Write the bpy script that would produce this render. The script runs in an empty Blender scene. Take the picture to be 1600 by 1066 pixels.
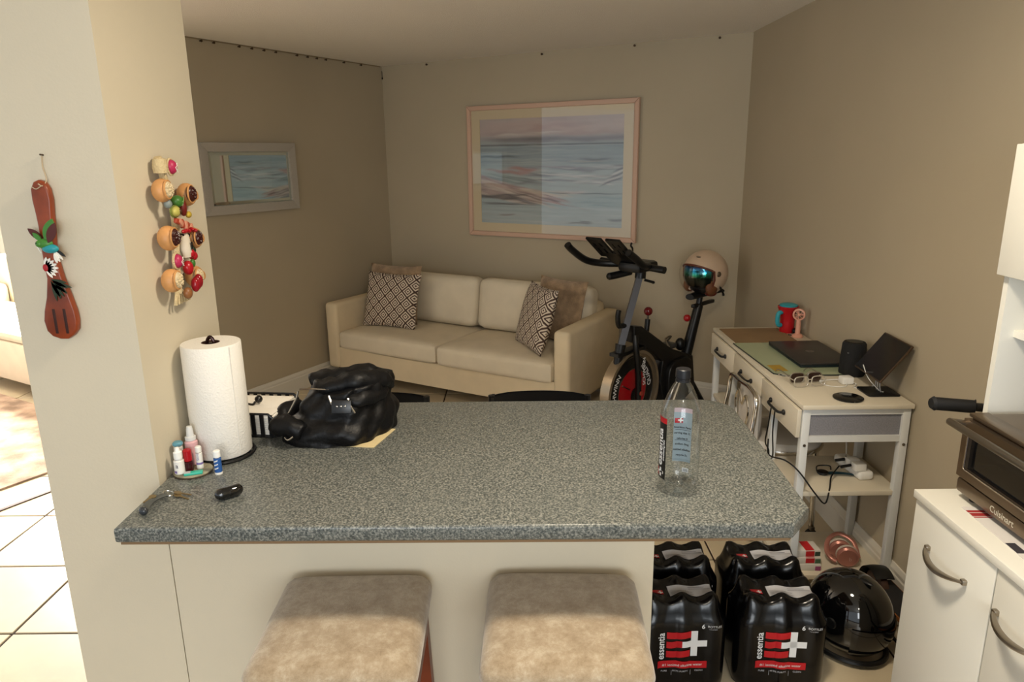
import bpy, bmesh, math, random
import numpy as np
from mathutils import Vector, Matrix
from math import sin, cos, pi, radians, sqrt, hypot, atan2
random.seed(7)
rng = np.random.RandomState(3)
sc = bpy.context.scene
col = sc.collection
# ---------------------------------------------------------------- camera
cam_d = bpy.data.cameras.new('camera')
cam_d.sensor_width = 36.0
cam_d.lens = 1119.3/1600*36.0
cam = bpy.data.objects.new('camera', cam_d)
col.objects.link(cam)
_p, _r, _y = 0.25452, -0.012845, -0.0052
_f = Vector((sin(_y)*cos(_p), cos(_y)*cos(_p), -sin(_p)))
_rt = Vector((cos(_y), -sin(_y), 0)); _up = _rt.cross(_f)
_r2 = _rt*cos(_r)+_up*sin(_r); _u2 = -_rt*sin(_r)+_up*cos(_r)
cam.matrix_world = Matrix(((_r2.x,_u2.x,-_f.x,0),(_r2.y,_u2.y,-_f.y,0),(_r2.z,_u2.z,-_f.z,1.65),(0,0,0,1)))
sc.camera = cam
# ---------------------------------------------------------------- light
w = bpy.data.worlds.new('world'); sc.world = w; w.use_nodes = True
w.node_tree.nodes['Background'].inputs[0].default_value = (0.86, 0.94, 1.0, 1)
w.node_tree.nodes['Background'].inputs[1].default_value = 1.0
def area(name, loc, target, sx, sy, power, colr):
    d = bpy.data.lights.new(name, 'AREA'); d.shape = 'RECTANGLE'; d.size = sx; d.size_y = sy
    d.energy = power; d.color = colr
    o = bpy.data.objects.new(name, d); col.objects.link(o); o.location = loc
    o.rotation_euler = (Vector(target)-Vector(loc)).to_track_quat('-Z', 'Y').to_euler()
    return o
area('daylight_living_window', (-3.49, 5.96, 1.47), (-4.4, 4.4, 0.6), 2.3, 1.1, 620, (1.0, 0.96, 0.9))
area('frontal_fill', (0.2, -2.7, 1.55), (0.0, 1.5, 1.1), 1.8, 1.3, 62, (0.92, 0.97, 1.0))  # added frontal fill from behind the camera; no window is built there
vs = sc.view_settings
vs.view_transform = 'Standard'; vs.look = 'None'; vs.gamma = 1.0; vs.use_curve_mapping = False
vs.exposure = 0.08
# ---------------------------------------------------------------- helpers
def lin(h):
    h = h.lstrip('#'); o = []
    for i in (0, 2, 4):
        c = int(h[i:i+2], 16)/255
        o.append(c/12.92 if c <= .04045 else ((c+.055)/1.055)**2.4)
    return (o[0], o[1], o[2], 1)
MATS = {}
def mat(name, colr, rough=.5, metal=0, var=0.0, vscale=20, bump=0.0, bscale=60, spec=.5, coat=0, trans=0, emit=0, ior=1.45, sheen=0, detail=4, dark=None):
    if name in MATS: return MATS[name]
    m = bpy.data.materials.new(name); m.use_nodes = True
    nt = m.node_tree; b = nt.nodes['Principled BSDF']
    c = lin(colr) if isinstance(colr, str) else colr
    b.inputs['Base Color'].default_value = c; b.inputs['Roughness'].default_value = rough
    b.inputs['Metallic'].default_value = metal; b.inputs['Specular IOR Level'].default_value = spec
    b.inputs['Coat Weight'].default_value = coat; b.inputs['Transmission Weight'].default_value = trans
    b.inputs['IOR'].default_value = ior; b.inputs['Sheen Weight'].default_value = sheen
    if emit:
        b.inputs['Emission Color'].default_value = c; b.inputs['Emission Strength'].default_value = emit
    if var or bump:
        tc = nt.nodes.new('ShaderNodeTexCoord')
    if var:
        n = nt.nodes.new('ShaderNodeTexNoise'); n.inputs['Scale'].default_value = vscale; n.inputs['Detail'].default_value = detail
        nt.links.new(tc.outputs['Object'], n.inputs['Vector'])
        r = nt.nodes.new('ShaderNodeValToRGB')
        d = lin(dark) if dark else tuple(x*(1-var) for x in c[:3])+(1,)
        u = c if dark else tuple(min(1, x*(1+var)) for x in c[:3])+(1,)
        r.color_ramp.elements[0].position = .35; r.color_ramp.elements[0].color = d
        r.color_ramp.elements[1].position = .65; r.color_ramp.elements[1].color = u
        nt.links.new(n.outputs['Fac'], r.inputs['Fac']); nt.links.new(r.outputs['Color'], b.inputs['Base Color'])
    if bump:
        n2 = nt.nodes.new('ShaderNodeTexNoise'); n2.inputs['Scale'].default_value = bscale; n2.inputs['Detail'].default_value = 6
        nt.links.new(tc.outputs['Object'], n2.inputs['Vector'])
        bp = nt.nodes.new('ShaderNodeBump'); bp.inputs['Strength'].default_value = bump; bp.inputs['Distance'].default_value = .01
        nt.links.new(n2.outputs['Fac'], bp.inputs['Height']); nt.links.new(bp.outputs['Normal'], b.inputs['Normal'])
    MATS[name] = m
    return m
def vcol_mat(name, rough=.5, spec=.5):
    if name in MATS: return MATS[name]
    m = bpy.data.materials.new(name); m.use_nodes = True; nt = m.node_tree; b = nt.nodes['Principled BSDF']
    a = nt.nodes.new('ShaderNodeVertexColor'); a.layer_name = 'print'
    nt.links.new(a.outputs['Color'], b.inputs['Base Color']); b.inputs['Roughness'].default_value = rough
    b.inputs['Specular IOR Level'].default_value = spec
    MATS[name] = m; return m
def ramp_nodes(nt, fac, stops, interp='LINEAR'):
    r = nt.nodes.new('ShaderNodeValToRGB'); cr = r.color_ramp; cr.interpolation = interp
    while len(cr.elements) < len(stops): cr.elements.new(.5)
    for e, (p, c) in zip(cr.elements, stops): e.position = p; e.color = lin(c)
    nt.links.new(fac, r.inputs['Fac']); return r
class MB:
    def __init__(s): s.v = []; s.f = []
    def add(s, vs, fs):
        k = len(s.v); s.v += [tuple(x) for x in vs]; s.f += [tuple(i+k for i in f) for f in fs]; return s
    def bm(s, bm):
        bm.verts.index_update(); s.add([v.co[:] for v in bm.verts], [[v.index for v in f.verts] for f in bm.faces]); bm.free(); return s
    def box(s, c, d, bev=0, rz=0, rx=0, ry=0, seg=2):
        b = bmesh.new(); bmesh.ops.create_cube(b, size=1)
        bmesh.ops.scale(b, vec=d, verts=b.verts)
        if bev: bmesh.ops.bevel(b, geom=list(b.edges)+list(b.verts), offset=min(bev, min(d)*.49), segments=seg, affect='EDGES', profile=.5)
        R = Matrix.Rotation(rz, 4, 'Z') @ Matrix.Rotation(ry, 4, 'Y') @ Matrix.Rotation(rx, 4, 'X')
        bmesh.ops.transform(b, matrix=Matrix.Translation(c) @ R, verts=b.verts)
        return s.bm(b)
    def bb(s, a, b, bev=0, **k):
        return s.box(tuple((x+y)/2 for x, y in zip(a, b)), tuple(abs(y-x) for x, y in zip(a, b)), bev, **k)
    def lathe(s, prof, n=32, c=(0, 0, 0), axis='Z', sx=1, sy=1, close=False):
        vs = []; fs = []; m = len(prof)
        for i in range(n):
            a = 2*pi*i/n
            for r, z in prof:
                p = (r*cos(a)*sx, r*sin(a)*sy, z)
                if axis == 'X': p = (p[2], p[0], p[1])
                elif axis == 'Y': p = (p[1], p[2], p[0])
                vs.append((p[0]+c[0], p[1]+c[1], p[2]+c[2]))
        for i in range(n):
            j = (i+1) % n
            for k in range(m-1 if not close else m):
                k2 = (k+1) % m
                fs.append((i*m+k, j*m+k, j*m+k2, i*m+k2))
        return s.add(vs, fs)
    def cyl(s, p0, p1, r0, r1=None, n=16):
        r1 = r0 if r1 is None else r1
        return s.tube([p0, p1], [r0, r1], n)
    def tube(s, pts, r, n=10, closed=False, cap=True, flat=1.0):
        P = [Vector(p) for p in pts]; m = len(P)
        rs = r if isinstance(r, (list, tuple)) else [r]*m
        ts = []
        for i in range(m):
            a = P[(i-1) % m] if (closed or i > 0) else P[i]; b = P[(i+1) % m] if (closed or i < m-1) else P[i]
            t = (b-a); ts.append(t.normalized() if t.length > 1e-9 else Vector((0, 0, 1)))
        up = Vector((0, 0, 1)) if abs(ts[0].z) < .9 else Vector((1, 0, 0))
        x = ts[0].cross(up).normalized(); vs = []; fs = []
        for i in range(m):
            x = (x-ts[i]*x.dot(ts[i])).normalized(); y = ts[i].cross(x)
            for k in range(n):
                a = 2*pi*k/n; vs.append(P[i]+(x*cos(a)+y*sin(a)*flat)*rs[i])
        for i in range(m if closed else m-1):
            j = (i+1) % m
            for k in range(n):
                l = (k+1) % n; fs.append((i*n+k, i*n+l, j*n+l, j*n+k))
        if cap and not closed:
            fs.append(tuple(range(n))[::-1]); fs.append(tuple((m-1)*n+k for k in range(n)))
        return s.add(vs, fs)
    def ell(s, c, r, nu=16, nv=10, rz=0, fn=None):
        R = Matrix.Rotation(rz, 3, 'Z'); vs = [(0, 0, -1)]; 
        for j in range(1, nv):
            t = -pi/2+pi*j/nv
            for i in range(nu): a = 2*pi*i/nu; vs.append((cos(a)*cos(t), sin(a)*cos(t), sin(t)))
        vs.append((0, 0, 1)); fs = []
        for i in range(nu): fs.append((0, 1+(i+1) % nu, 1+i))
        for j in range(nv-2):
            for i in range(nu):
                a = 1+j*nu+i; b = 1+j*nu+(i+1) % nu; fs.append((a, b, b+nu, a+nu))
        L = len(vs)-1
        for i in range(nu): fs.append((L, 1+(nv-2)*nu+i, 1+(nv-2)*nu+(i+1) % nu))
        out = []
        for p in vs:
            if fn: p = fn(p)
            q = R @ Vector((p[0]*r[0], p[1]*r[1], p[2]*r[2])); out.append((q.x+c[0], q.y+c[1], q.z+c[2]))
        return s.add(out, fs)
    def prism(s, out, z0, z1, ax='Z', bev=0):
        b = bmesh.new(); vs = [b.verts.new((x, y, z0)) for x, y in out]; f = b.faces.new(vs)
        r = bmesh.ops.extrude_face_region(b, geom=[f]); nv = [e for e in r['geom'] if isinstance(e, bmesh.types.BMVert)]
        bmesh.ops.translate(b, vec=(0, 0, z1-z0), verts=nv)
        bmesh.ops.recalc_face_normals(b, faces=b.faces)
        if bev:
            es = [e for e in b.edges if abs(e.verts[0].co.z-e.verts[1].co.z) < 1e-6]
            bmesh.ops.bevel(b, geom=es, offset=bev, segments=3, affect='EDGES', profile=.5)
        for v in b.verts:
            x, y, z = v.co
            if ax == 'X': v.co = (z, x, y)
            elif ax == 'Y': v.co = (x, z, y)
        if ax == 'Y': bmesh.ops.reverse_faces(b, faces=b.faces)
        return s.bm(b)
    def grid(s, fn, nu, nv, closeu=False, closev=False):
        vs = [fn(i/(nu if closeu else nu-1), j/(nv if closev else nv-1)) for j in range(nv) for i in range(nu)]
        fs = []
        for j in range(nv if closev else nv-1):
            for i in range(nu if closeu else nu-1):
                a = j*nu+i; b = j*nu+(i+1) % nu; c_ = ((j+1) % nv)*nu
                fs.append((a, b, c_+(i+1) % nu, c_+i))
        return s.add(vs, fs)
    def xf(s, M, k0=0):
        s.v[k0:] = [tuple(M @ Vector(p)) for p in s.v[k0:]]; return s
    def mapv(s, fn, k0=0):
        s.v[k0:] = [tuple(fn(*p)) for p in s.v[k0:]]; return s
    def build(s, name, m, parent=None, smooth=True, ang=38, loc=None, fix=True):
        me = bpy.data.meshes.new(name); me.from_pydata(s.v, [], s.f)
        if fix:
            b = bmesh.new(); b.from_mesh(me); bmesh.ops.recalc_face_normals(b, faces=b.faces); b.to_mesh(me); b.free()
        if smooth:
            me.shade_smooth(); me.set_sharp_from_angle(angle=radians(ang))
        me.materials.append(m); o = bpy.data.objects.new(name, me); col.objects.link(o)
        if parent: o.parent = parent
        if loc: o.location = loc
        return o
def thing(name, label, cat, loc=(0, 0, 0), rz=0, group=None):
    o = bpy.data.objects.new(name, None); o.empty_display_size = .05; col.objects.link(o)
    o.location = loc; o.rotation_euler = (0, 0, rz); o['label'] = label; o['category'] = cat
    if group: o['group'] = group
    return o
def tag(o, label, cat, group=None):
    o['label'] = label; o['category'] = cat
    if group: o['group'] = group
    return o
def struct(o, label=None, cat=None):
    o['kind'] = 'structure'
    if label: o['label'] = label
    if cat: o['category'] = cat
    return o
def dup(root, loc, rz, label, group=None):
    r = root.copy(); col.objects.link(r); r.location = loc; r.rotation_euler = (0, 0, rz); r['label'] = label
    if group: r['group'] = group
    for ch in list(root.children):
        c = ch.copy(); col.objects.link(c); c.parent = r
        for g in list(ch.children):
            d = g.copy(); col.objects.link(d); d.parent = c
    return r
def text_mb(s, size, align='CENTER', bold=0.0, sx=1.0):
    cu = bpy.data.curves.new('txt', 'FONT'); cu.body = s; cu.size = size; cu.align_x = align; cu.align_y = 'CENTER'; cu.offset = bold
    cu.resolution_u = 3
    o = bpy.data.objects.new('txt', cu); col.objects.link(o)
    dg = bpy.context.evaluated_depsgraph_get(); me = bpy.data.meshes.new_from_object(o.evaluated_get(dg))
    b = MB().add([(v.co.x*sx, v.co.y, 0) for v in me.vertices], [tuple(p.vertices) for p in me.polygons])
    bpy.data.objects.remove(o); bpy.data.curves.remove(cu); bpy.data.meshes.remove(me)
    return b
def frame(ox, oy, oz, ax, ay):
    X = Vector(ax).normalized(); Y = Vector(ay).normalized(); Z = X.cross(Y)
    return Matrix(((X.x, Y.x, Z.x, ox), (X.y, Y.y, Z.y, oy), (X.z, Y.z, Z.z, oz), (0, 0, 0, 1)))
def arc(c, r, a0, a1, n, plane='XZ'):
    o = []
    for i in range(n+1):
        a = radians(a0+(a1-a0)*i/n); p, q = r*cos(a), r*sin(a)
        o.append((c[0]+p, c[1], c[2]+q) if plane == 'XZ' else (c[0]+p, c[1]+q, c[2]) if plane == 'XY' else (c[0], c[1]+p, c[2]+q))
    return o
def smoothpath(pts, n=6):
    P = [Vector(p) for p in pts]; o = []
    for i in range(len(P)-1):
        a = P[max(i-1, 0)]; b = P[i]; c = P[i+1]; d = P[min(i+2, len(P)-1)]
        for k in range(n):
            t = k/n; o.append(.5*((2*b)+(c-a)*t+(2*a-5*b+4*c-d)*t*t+(3*b-a-3*c+d)*t**3))
    o.append(P[-1]); return [tuple(x) for x in o]
def rrect(x0, y0, x1, y1, r, n=4):
    o = []
    for cx, cy, a in ((x1-r, y1-r, 0), (x0+r, y1-r, 90), (x0+r, y0+r, 180), (x1-r, y0+r, 270)):
        for i in range(n+1): t = radians(a+90*i/n); o.append((cx+r*cos(t), cy+r*sin(t)))
    return o
def cushion(hx, hz, t, n=18, pw=2.6, sag=0.0, seed=0, ear=.0):
    """pillow standing in the XZ plane, thickness along Y"""
    R = random.Random(seed); ph = [R.uniform(0, 6.28) for _ in range(6)]
    b = MB(); 
    for sgn in (-1, 1):
        def fn(u, v):
            x = 2*u-1; z = 2*v-1
            e = max(0, (1-abs(x)**pw))**.5*max(0, (1-abs(z)**pw))**.5
            wr = 1+.06*sin(5*x+ph[0])*sin(4*z+ph[1])
            k = 1-.06*(1-abs(x)**2)*abs(z)**6; kk = 1-.06*(1-abs(z)**2)*abs(x)**6
            return (x*hx*kk, sgn*t*e*wr-sag*(z+1)**2*.25*0, z*hz*k)
        b.grid(fn, n, n)
    return b
ZC = .94            # counter height
TH = radians(30.477)
A0 = Vector((-1.034, 6.013, 0)); U = Vector((cos(TH), -sin(TH), 0)); W = Vector((-sin(TH), -cos(TH), 0))
def rl(u, v, z=0): p = A0+U*u+W*v; return (p.x, p.y, z)
CEIL = 2.336; XR = 1.43
# ---------------------------------------------------------------- materials of the shell
M_WALL = mat('beige_wall_paint', '#b3a68e', .75, var=.03, vscale=1.3, bump=.03, bscale=260, spec=.25)
M_CREAM = mat('cream_column_paint', '#cfc5af', .6, var=.02, vscale=2, bump=.04, bscale=180, spec=.35)
M_CEIL = mat('popcorn_ceiling', '#efe9df', .9, bump=.5, bscale=190, spec=.1)
M_BASE = mat('white_gloss_trim', '#d9d3c6', .4, spec=.4)
M_GROUT = mat('brown_grout', '#3b2e28', .9)
M_TILE = mat('beige_ceramic_tile', '#d0c0a2', .28, var=.06, vscale=5, spec=.5)
M_WHITE = mat('white_laminate', '#e4e2d8', .42, spec=.4)
M_BLACK = mat('black_plastic', '#0b0b0c', .4)
M_BLACKM = mat('black_metal', '#0d0d0f', .35, spec=.6)
M_CHROME = mat('chrome', '#d8d4cc', .12, 1)
M_STEEL = mat('brushed_steel', '#8d867c', .32, 1)
M_PAPER = mat('white_paper', '#ebe6dc', .85, spec=.2)
# ---------------------------------------------------------------- floor and tiles
fl = struct(MB().bb((-5.2, -3.0, -.06), (1.6, 6.9, -.004)).build('floor', M_GROUT, smooth=False), 'beige square tile floor with dark brown grout lines', 'floor')
S_ = .441; tm = MB().box((0, 0, -.004), (S_-.008, S_-.008, .008), .0025, seg=1)
t0 = tm.build('tile', M_TILE, fl); first = True
for i in range(-8, 8):
    for j in range(-5, 10):
        x = -1.826+S_*(i+.5); y = 2.232+S_*(j+.5)
        q = Vector((x, y, 0))-A0; u = q.dot(U); v = q.dot(W)
        if v < -.25 or x > XR+.21 or (x < -.9 and y < .8) or (u < -.25 and v < .7): continue
        o = t0 if first else t0.copy()
        if not first: col.objects.link(o); o.parent = fl
        o.location = (x, y, 0); first = False
struct(MB().prism([(-5.2, -3), (1.6, -3), (1.6, 6.9), (-5.2, 6.9)], CEIL, CEIL+.1).build('ceiling', M_CEIL, smooth=False), 'off-white textured ceiling', 'ceiling')
# back wall / right wall / left wall
def wall_prism(name, pts, z0, z1, m, label, cat='wall'):
    return struct(MB().prism(pts, z0, z1).build(name, m, smooth=False), label, cat)
def P2(u, v): p = rl(u, v); return (p[0], p[1])
UE = (XR-A0.x)/U.x
wall_prism('wall_back', [P2(-.12, 0), P2(UE+.1, 0), P2(UE+.1, -.12), P2(-.12, -.12)], 0, CEIL, M_WALL, 'beige painted wall behind the cream sofa')
wall_prism('wall_right', [(XR, -1.6), (XR+.12, -1.6), (XR+.12, 4.7), (XR, 4.6)], 0, CEIL, M_WALL, 'beige painted wall beside the white desk')
KL = .033
wall_prism('wall_left', [P2(0, -.01), P2(KL*2.55, 2.55), P2(KL*2.55-.12, 2.55), P2(-.12, -.01)], 0, CEIL, M_WALL, 'beige painted wall with the silver mirror')
wall_prism('wall_pillar', [(-1.06, 1.487), (-.81, 1.487), (-.80, 1.88), (-1.04, 1.88)], 0, CEIL, M_CREAM, 'cream painted column at the left end of the counter')
wall_prism('wall_counter', [(-.806, 1.484), (.315, 1.484), (.315, 1.60), (-.80, 1.60)], 0, .905, M_CREAM, 'cream half wall carrying the speckled counter')
def base_strip(name, p0, p1, n, label, h=.135):
    p0 = Vector(p0); p1 = Vector(p1); n = Vector(n).normalized(); b = MB()
    prof = [(0, 0), (.016, 0), (.016, h*.72), (.012, h*.76), (.012, h*.86), (.006, h), (0, h)]
    vs = []; 
    for P in (p0, p1):
        for d, z in prof: vs.append((P.x+n.x*d, P.y+n.y*d, z))
    m = len(prof); fs = [(k, (k+1) % m, m+(k+1) % m, m+k) for k in range(m)]+[tuple(range(m)), tuple(range(m, 2*m))]
    return struct(b.add(vs, fs).build(name, M_BASE, smooth=False), label, 'baseboard')
base_strip('baseboard_right', (XR, 1.62, 0), (XR, 4.56, 0), (-1, 0, 0), 'white moulded baseboard along the wall under the desk')
base_strip('baseboard_back', rl(0, 0), rl(UE, 0), W, 'white baseboard along the wall behind the sofa')
base_strip('baseboard_left', rl(0, 0), rl(KL*2.55, 2.55), U, 'white baseboard below the silver mirror')
# living side room behind the column
wl_ = struct(MB().bb((0, 0, 0), (.01, .01, .01)).build('wall_living', M_CREAM, smooth=False), 'pale wall of the bright living area behind the column', 'wall')
bmw = MB()
for (a, b_, z0, z1) in ((-4.3, -3.3, 0, CEIL), (-3.3, -.9, 0, .85), (-3.3, -.9, 2.1, CEIL), (-.9, -.09, 0, CEIL)):
    bmw.prism([P2(a, 1.2), P2(b_, 1.2), P2(b_, 1.08), P2(a, 1.08)], z0, z1)
me_ = bpy.data.meshes.new('wall_living'); me_.from_pydata(bmw.v, [], bmw.f); me_.materials.append(M_CREAM); wl_.data = me_
win = struct(thing('window_1', 'bright window with white frame in the living area', 'window', rl(-2.1, 1.14), -TH))
mb = MB()
for x in (-1.18, 0, 1.18): mb.bb((x-.025, -.04, .85), (x+.025, .04, 2.1))
mb.bb((-1.2, -.04, .85), (1.2, .04, .9)); mb.bb((-1.2, -.04, 2.05), (1.2, .04, 2.1))
mb.build('window_frame', M_WHITE, win, smooth=False)
gl = bpy.data.materials.new('window_glass'); gl.use_nodes = True; nt = gl.node_tree
nt.nodes.remove(nt.nodes['Principled BSDF']); tr = nt.nodes.new('ShaderNodeBsdfTransparent'); gs = nt.nodes.new('ShaderNodeBsdfGlossy'); gs.inputs['Roughness'].default_value = .02
mx = nt.nodes.new('ShaderNodeMixShader'); lw_ = nt.nodes.new('ShaderNodeLayerWeight'); pw_ = nt.nodes.new('ShaderNodeMath'); pw_.operation = 'POWER'; pw_.inputs[1].default_value = 5
ma_ = nt.nodes.new('ShaderNodeMath'); ma_.operation = 'MULTIPLY_ADD'; ma_.inputs[1].default_value = .9; ma_.inputs[2].default_value = .04
nt.links.new(lw_.outputs['Facing'], pw_.inputs[0]); nt.links.new(pw_.outputs[0], ma_.inputs[0])
nt.links.new(ma_.outputs[0], mx.inputs[0]); nt.links.new(tr.outputs[0], mx.inputs[1]); nt.links.new(gs.outputs[0], mx.inputs[2]); nt.links.new(mx.outputs[0], nt.nodes['Material Output'].inputs[0])
M_GLASS = gl
for x in (-.6, .6): MB().bb((x-.57, -.004, .9), (x+.57, .004, 2.05)).build('pane', M_GLASS, win, smooth=False)
trm = struct(MB().prism([P2(.15, 2.45), P2(.17, 2.45), P2(.17, 4.6), P2(.15, 4.6)], 0, .006).build('trim_1', mat('dark_threshold', '#54433c', .6), smooth=False), 'thin dark threshold strip across the white tiles', 'threshold')
# rug
M_RUG = mat('pale_rug', '#a8917f', .95, var=.35, vscale=7, bump=.4, bscale=90, detail=8, spec=.1)
rg = tag(MB().prism([P2(-.08, 2.55), P2(-.08, 4.6), P2(-3.0, 4.6), P2(-3.0, 2.3), P2(-.4, 2.3)], .0005, .011).build('area_rug', M_RUG, smooth=False), 'pale worn area rug on white tiles behind the column', 'rug')
# living sofa
M_SLIP = mat('cream_slipcover', '#dccaaa', .85, var=.03, vscale=9, bump=.06, bscale=120, spec=.15)
M_SLIPW = mat('pale_cushion_cover', '#ddd0b8', .85, var=.03, vscale=9, bump=.06, bscale=120, spec=.15)
ls = thing('living_sofa', 'overexposed white sofa by the rug behind the column', 'sofa', rl(-1.95, 1.78), -TH)
MB().bb((-1.25, -.46, .1), (1.25, .42, .40), .02).build('base', M_SLIPW, ls)
MB().bb((-1.25, .2, .40), (1.25, .42, .86), .05).build('backrest', M_SLIPW, ls)
for s in (-1, 1): MB().bb((s*1.25, -.46, .40), (s*1.05, .2, .62), .04).build('arm', M_SLIPW, ls)
for k in range(5): MB().bb((-1.05, -.46+.13*k, .40), (1.05, -.335+.13*k, .47), .03).build('sun_stripe_ridge', M_SLIPW, ls)  # ridges shaped in to stand for stripes of sunlight across the seat
for x in (-1.15, 1.15):
    for y in (-.38, .34): MB().cyl((x, y, 0), (x, y, .1), .025).build('leg', M_BLACK, ls)
# ---------------------------------------------------------------- ceiling lamps: one over the counter, one added behind the viewer
def can_light(x, y, power, label, r=.13, colr=(1, .87, .68)):
    t = thing('ceiling_light', label, 'ceiling lamp', (x, y, CEIL))
    MB().lathe([(r+.02, 0), (r+.02, -.006), (r, -.008), (r, 0)], 24, close=True).build('trim_ring', M_WHITE, t)
    MB().lathe([(.0005, -.003), (r, -.003)], 24).build('lens', mat('lamp_lens', (1, .9, .75, 1), .5, emit=6), t)
    d = bpy.data.lights.new('lamp_light', 'AREA'); d.shape = 'DISK'; d.size = r*2; d.energy = power; d.color = colr
    o = bpy.data.objects.new('lamp_light', d); col.objects.link(o); o.parent = t; o.location = (0, 0, -.012)
    return t
can_light(.30, 1.27, 23, 'round recessed ceiling lamp over the speckled counter')
can_light(.15, -1.2, 14, 'added round ceiling lamp behind the viewer for glints on the water packs')  # added unseen lamp, set back to put small highlights on the packs
# ---------------------------------------------------------------- counter
def granite(name):
    m = bpy.data.materials.new(name); m.use_nodes = True; nt = m.node_tree; b = nt.nodes['Principled BSDF']
    tc = nt.nodes.new('ShaderNodeTexCoord')
    n1 = nt.nodes.new('ShaderNodeTexNoise'); n1.inputs['Scale'].default_value = 235; n1.inputs['Detail'].default_value = 2; n1.inputs['Roughness'].default_value = .6
    v1 = nt.nodes.new('ShaderNodeTexVoronoi'); v1.inputs['Scale'].default_value = 290
    nt.links.new(tc.outputs['Object'], n1.inputs['Vector']); nt.links.new(tc.outputs['Object'], v1.inputs['Vector'])
    r1 = ramp_nodes(nt, n1.outputs['Fac'], [(.37, '#22292a'), (.45, '#4c5251'), (.53, '#696c67'), (.62, '#9e9e96')])
    r2 = ramp_nodes(nt, v1.outputs['Color'], [(.0, '#373d3f'), (.5, '#626560'), (1., '#8e8e87')])
    mixn = nt.nodes.new('ShaderNodeMix'); mixn.data_type = 'RGBA'; mixn.inputs[0].default_value = .42
    nt.links.new(r1.outputs[0], mixn.inputs[6]); nt.links.new(r2.outputs[0], mixn.inputs[7]); nt.links.new(mixn.outputs[2], b.inputs['Base Color'])
    b.inputs['Roughness'].default_value = .34; b.inputs['Specular IOR Level'].default_value = .45
    return m
M_GRAN = granite('speckled_grey_laminate')
out = [(-.806, 1.286), (.545, 1.276), (.602, 1.345), (.624, 1.93)]
for k in range(1, 7):
    a = radians(15*k); out.append((.624-.09*(1-cos(a)), 1.93+.09*sin(a)))
out += [(-.806, 2.025)]
ct = thing('bar_counter', 'speckled grey laminate bar counter on the cream half wall', 'counter', (0, 0, .905))
MB().prism(out, .0, .035, bev=.007).build('countertop', M_GRAN, ct)
MB().prism([(x*.992+(.0 if x > 0 else -.0), y+(.006 if y < 1.4 else -.006)) for x, y in out], -.006, .0005).build('substrate', mat('particle_board', '#7d6448', .8), ct, smooth=False)
# ---------------------------------------------------------------- sofa in the back room
so = thing('sofa', 'cream two-seat sofa with loose cushions against the beige wall', 'sofa', rl(1.096, .5), -TH)
b = MB(); b.bb((-.90, -.375, .13), (.90, .36, .275), .015)
def sk(x, y, z):
    if z < .2: z -= .012*sin(3.4*(x+.9))+.01
    return (x, y, z)
b = MB(); b.grid(lambda u_, v_: (-.90+1.8*u_, -.385-.004*sin(9*u_), .115-.014*sin(pi*u_)+.165*v_), 30, 4); b.build('skirt', M_SLIP, so)
MB().bb((-.9, -.375, .14), (.9, .36, .27)).build('frame', M_SLIP, so)
for s in (-1, 1): MB().bb((s*1.01, -.40, .115), (s*.895, .40, .61), .028, seg=3).build('arm', M_SLIP, so)
MB().bb((-.90, .27, .13), (.90, .40, .66), .04).build('back_frame', M_SLIP, so)
def softbox(x0, y0, z0, x1, y1, z1, r, crown, n=14, seed=0):
    cx, cy, cz = (x0+x1)/2, (y0+y1)/2, (z0+z1)/2; hx, hy, hz = (x1-x0)/2, (y1-y0)/2, (z1-z0)/2
    bm = bmesh.new(); bmesh.ops.create_cube(bm, size=2); bmesh.ops.subdivide_edges(bm, edges=bm.edges, cuts=n, use_grid_fill=True)
    R = random.Random(seed); a, c, d = (R.uniform(0, 6) for _ in range(3))
    for v in bm.verts:
        p = Vector((v.co.x*hx, v.co.y*hy, v.co.z*hz)); q = Vector((max(-hx+r, min(hx-r, p.x)), max(-hy+r, min(hy-r, p.y)), max(-hz+r, min(hz-r, p.z))))
        dd = p-q
        if dd.length > 1e-9: p = q+dd.normalized()*r
        fx, fy, fz = 1-(p.x/hx)**2, 1-(p.y/hy)**2, 1-(p.z/hz)**2
        wob = 1+.25*sin(7*p.x+a)*sin(6*p.y+c+5*p.z)
        if crown[2] and v.co.z > .99: p.z += crown[2]*fx*fy*wob
        if crown[1] and v.co.y < -.99: p.y -= crown[1]*fx*fz*wob
        v.co = p+Vector((cx, cy, cz))
    return MB().bm(bm)
softbox(-.893, -.40, .265, .0, .27, .405, .035, (0, .008, .02), seed=1).build('seat_cushion', M_SLIPW, so)
softbox(.004, -.41, .262, .893, .27, .405, .035, (0, .008, .025), seed=2).build('seat_cushion', M_SLIPW, so)
for k, (x0, x1) in enumerate(((-.885, -.005), (.005, .905))):
    c = softbox(x0, .08, .0, x1, .24, .37, .055, (0, .03, .0), seed=5+k); c.xf(Matrix.Translation((0, 0.0, .41)) @ Matrix.Translation((0, .2, 0)) @ Matrix.Rotation(radians(-9), 4, 'X') @ Matrix.Translation((0, -.2, 0)))
    c.build('back_cushion', M_SLIPW, so)
for x in (-.93, .93):
    for y in (-.34, .34): MB().cyl((x, y, 0), (x, y, .13), .022, .028).build('leg', mat('dark_wood', '#2b1c14', .5), so)
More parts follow.
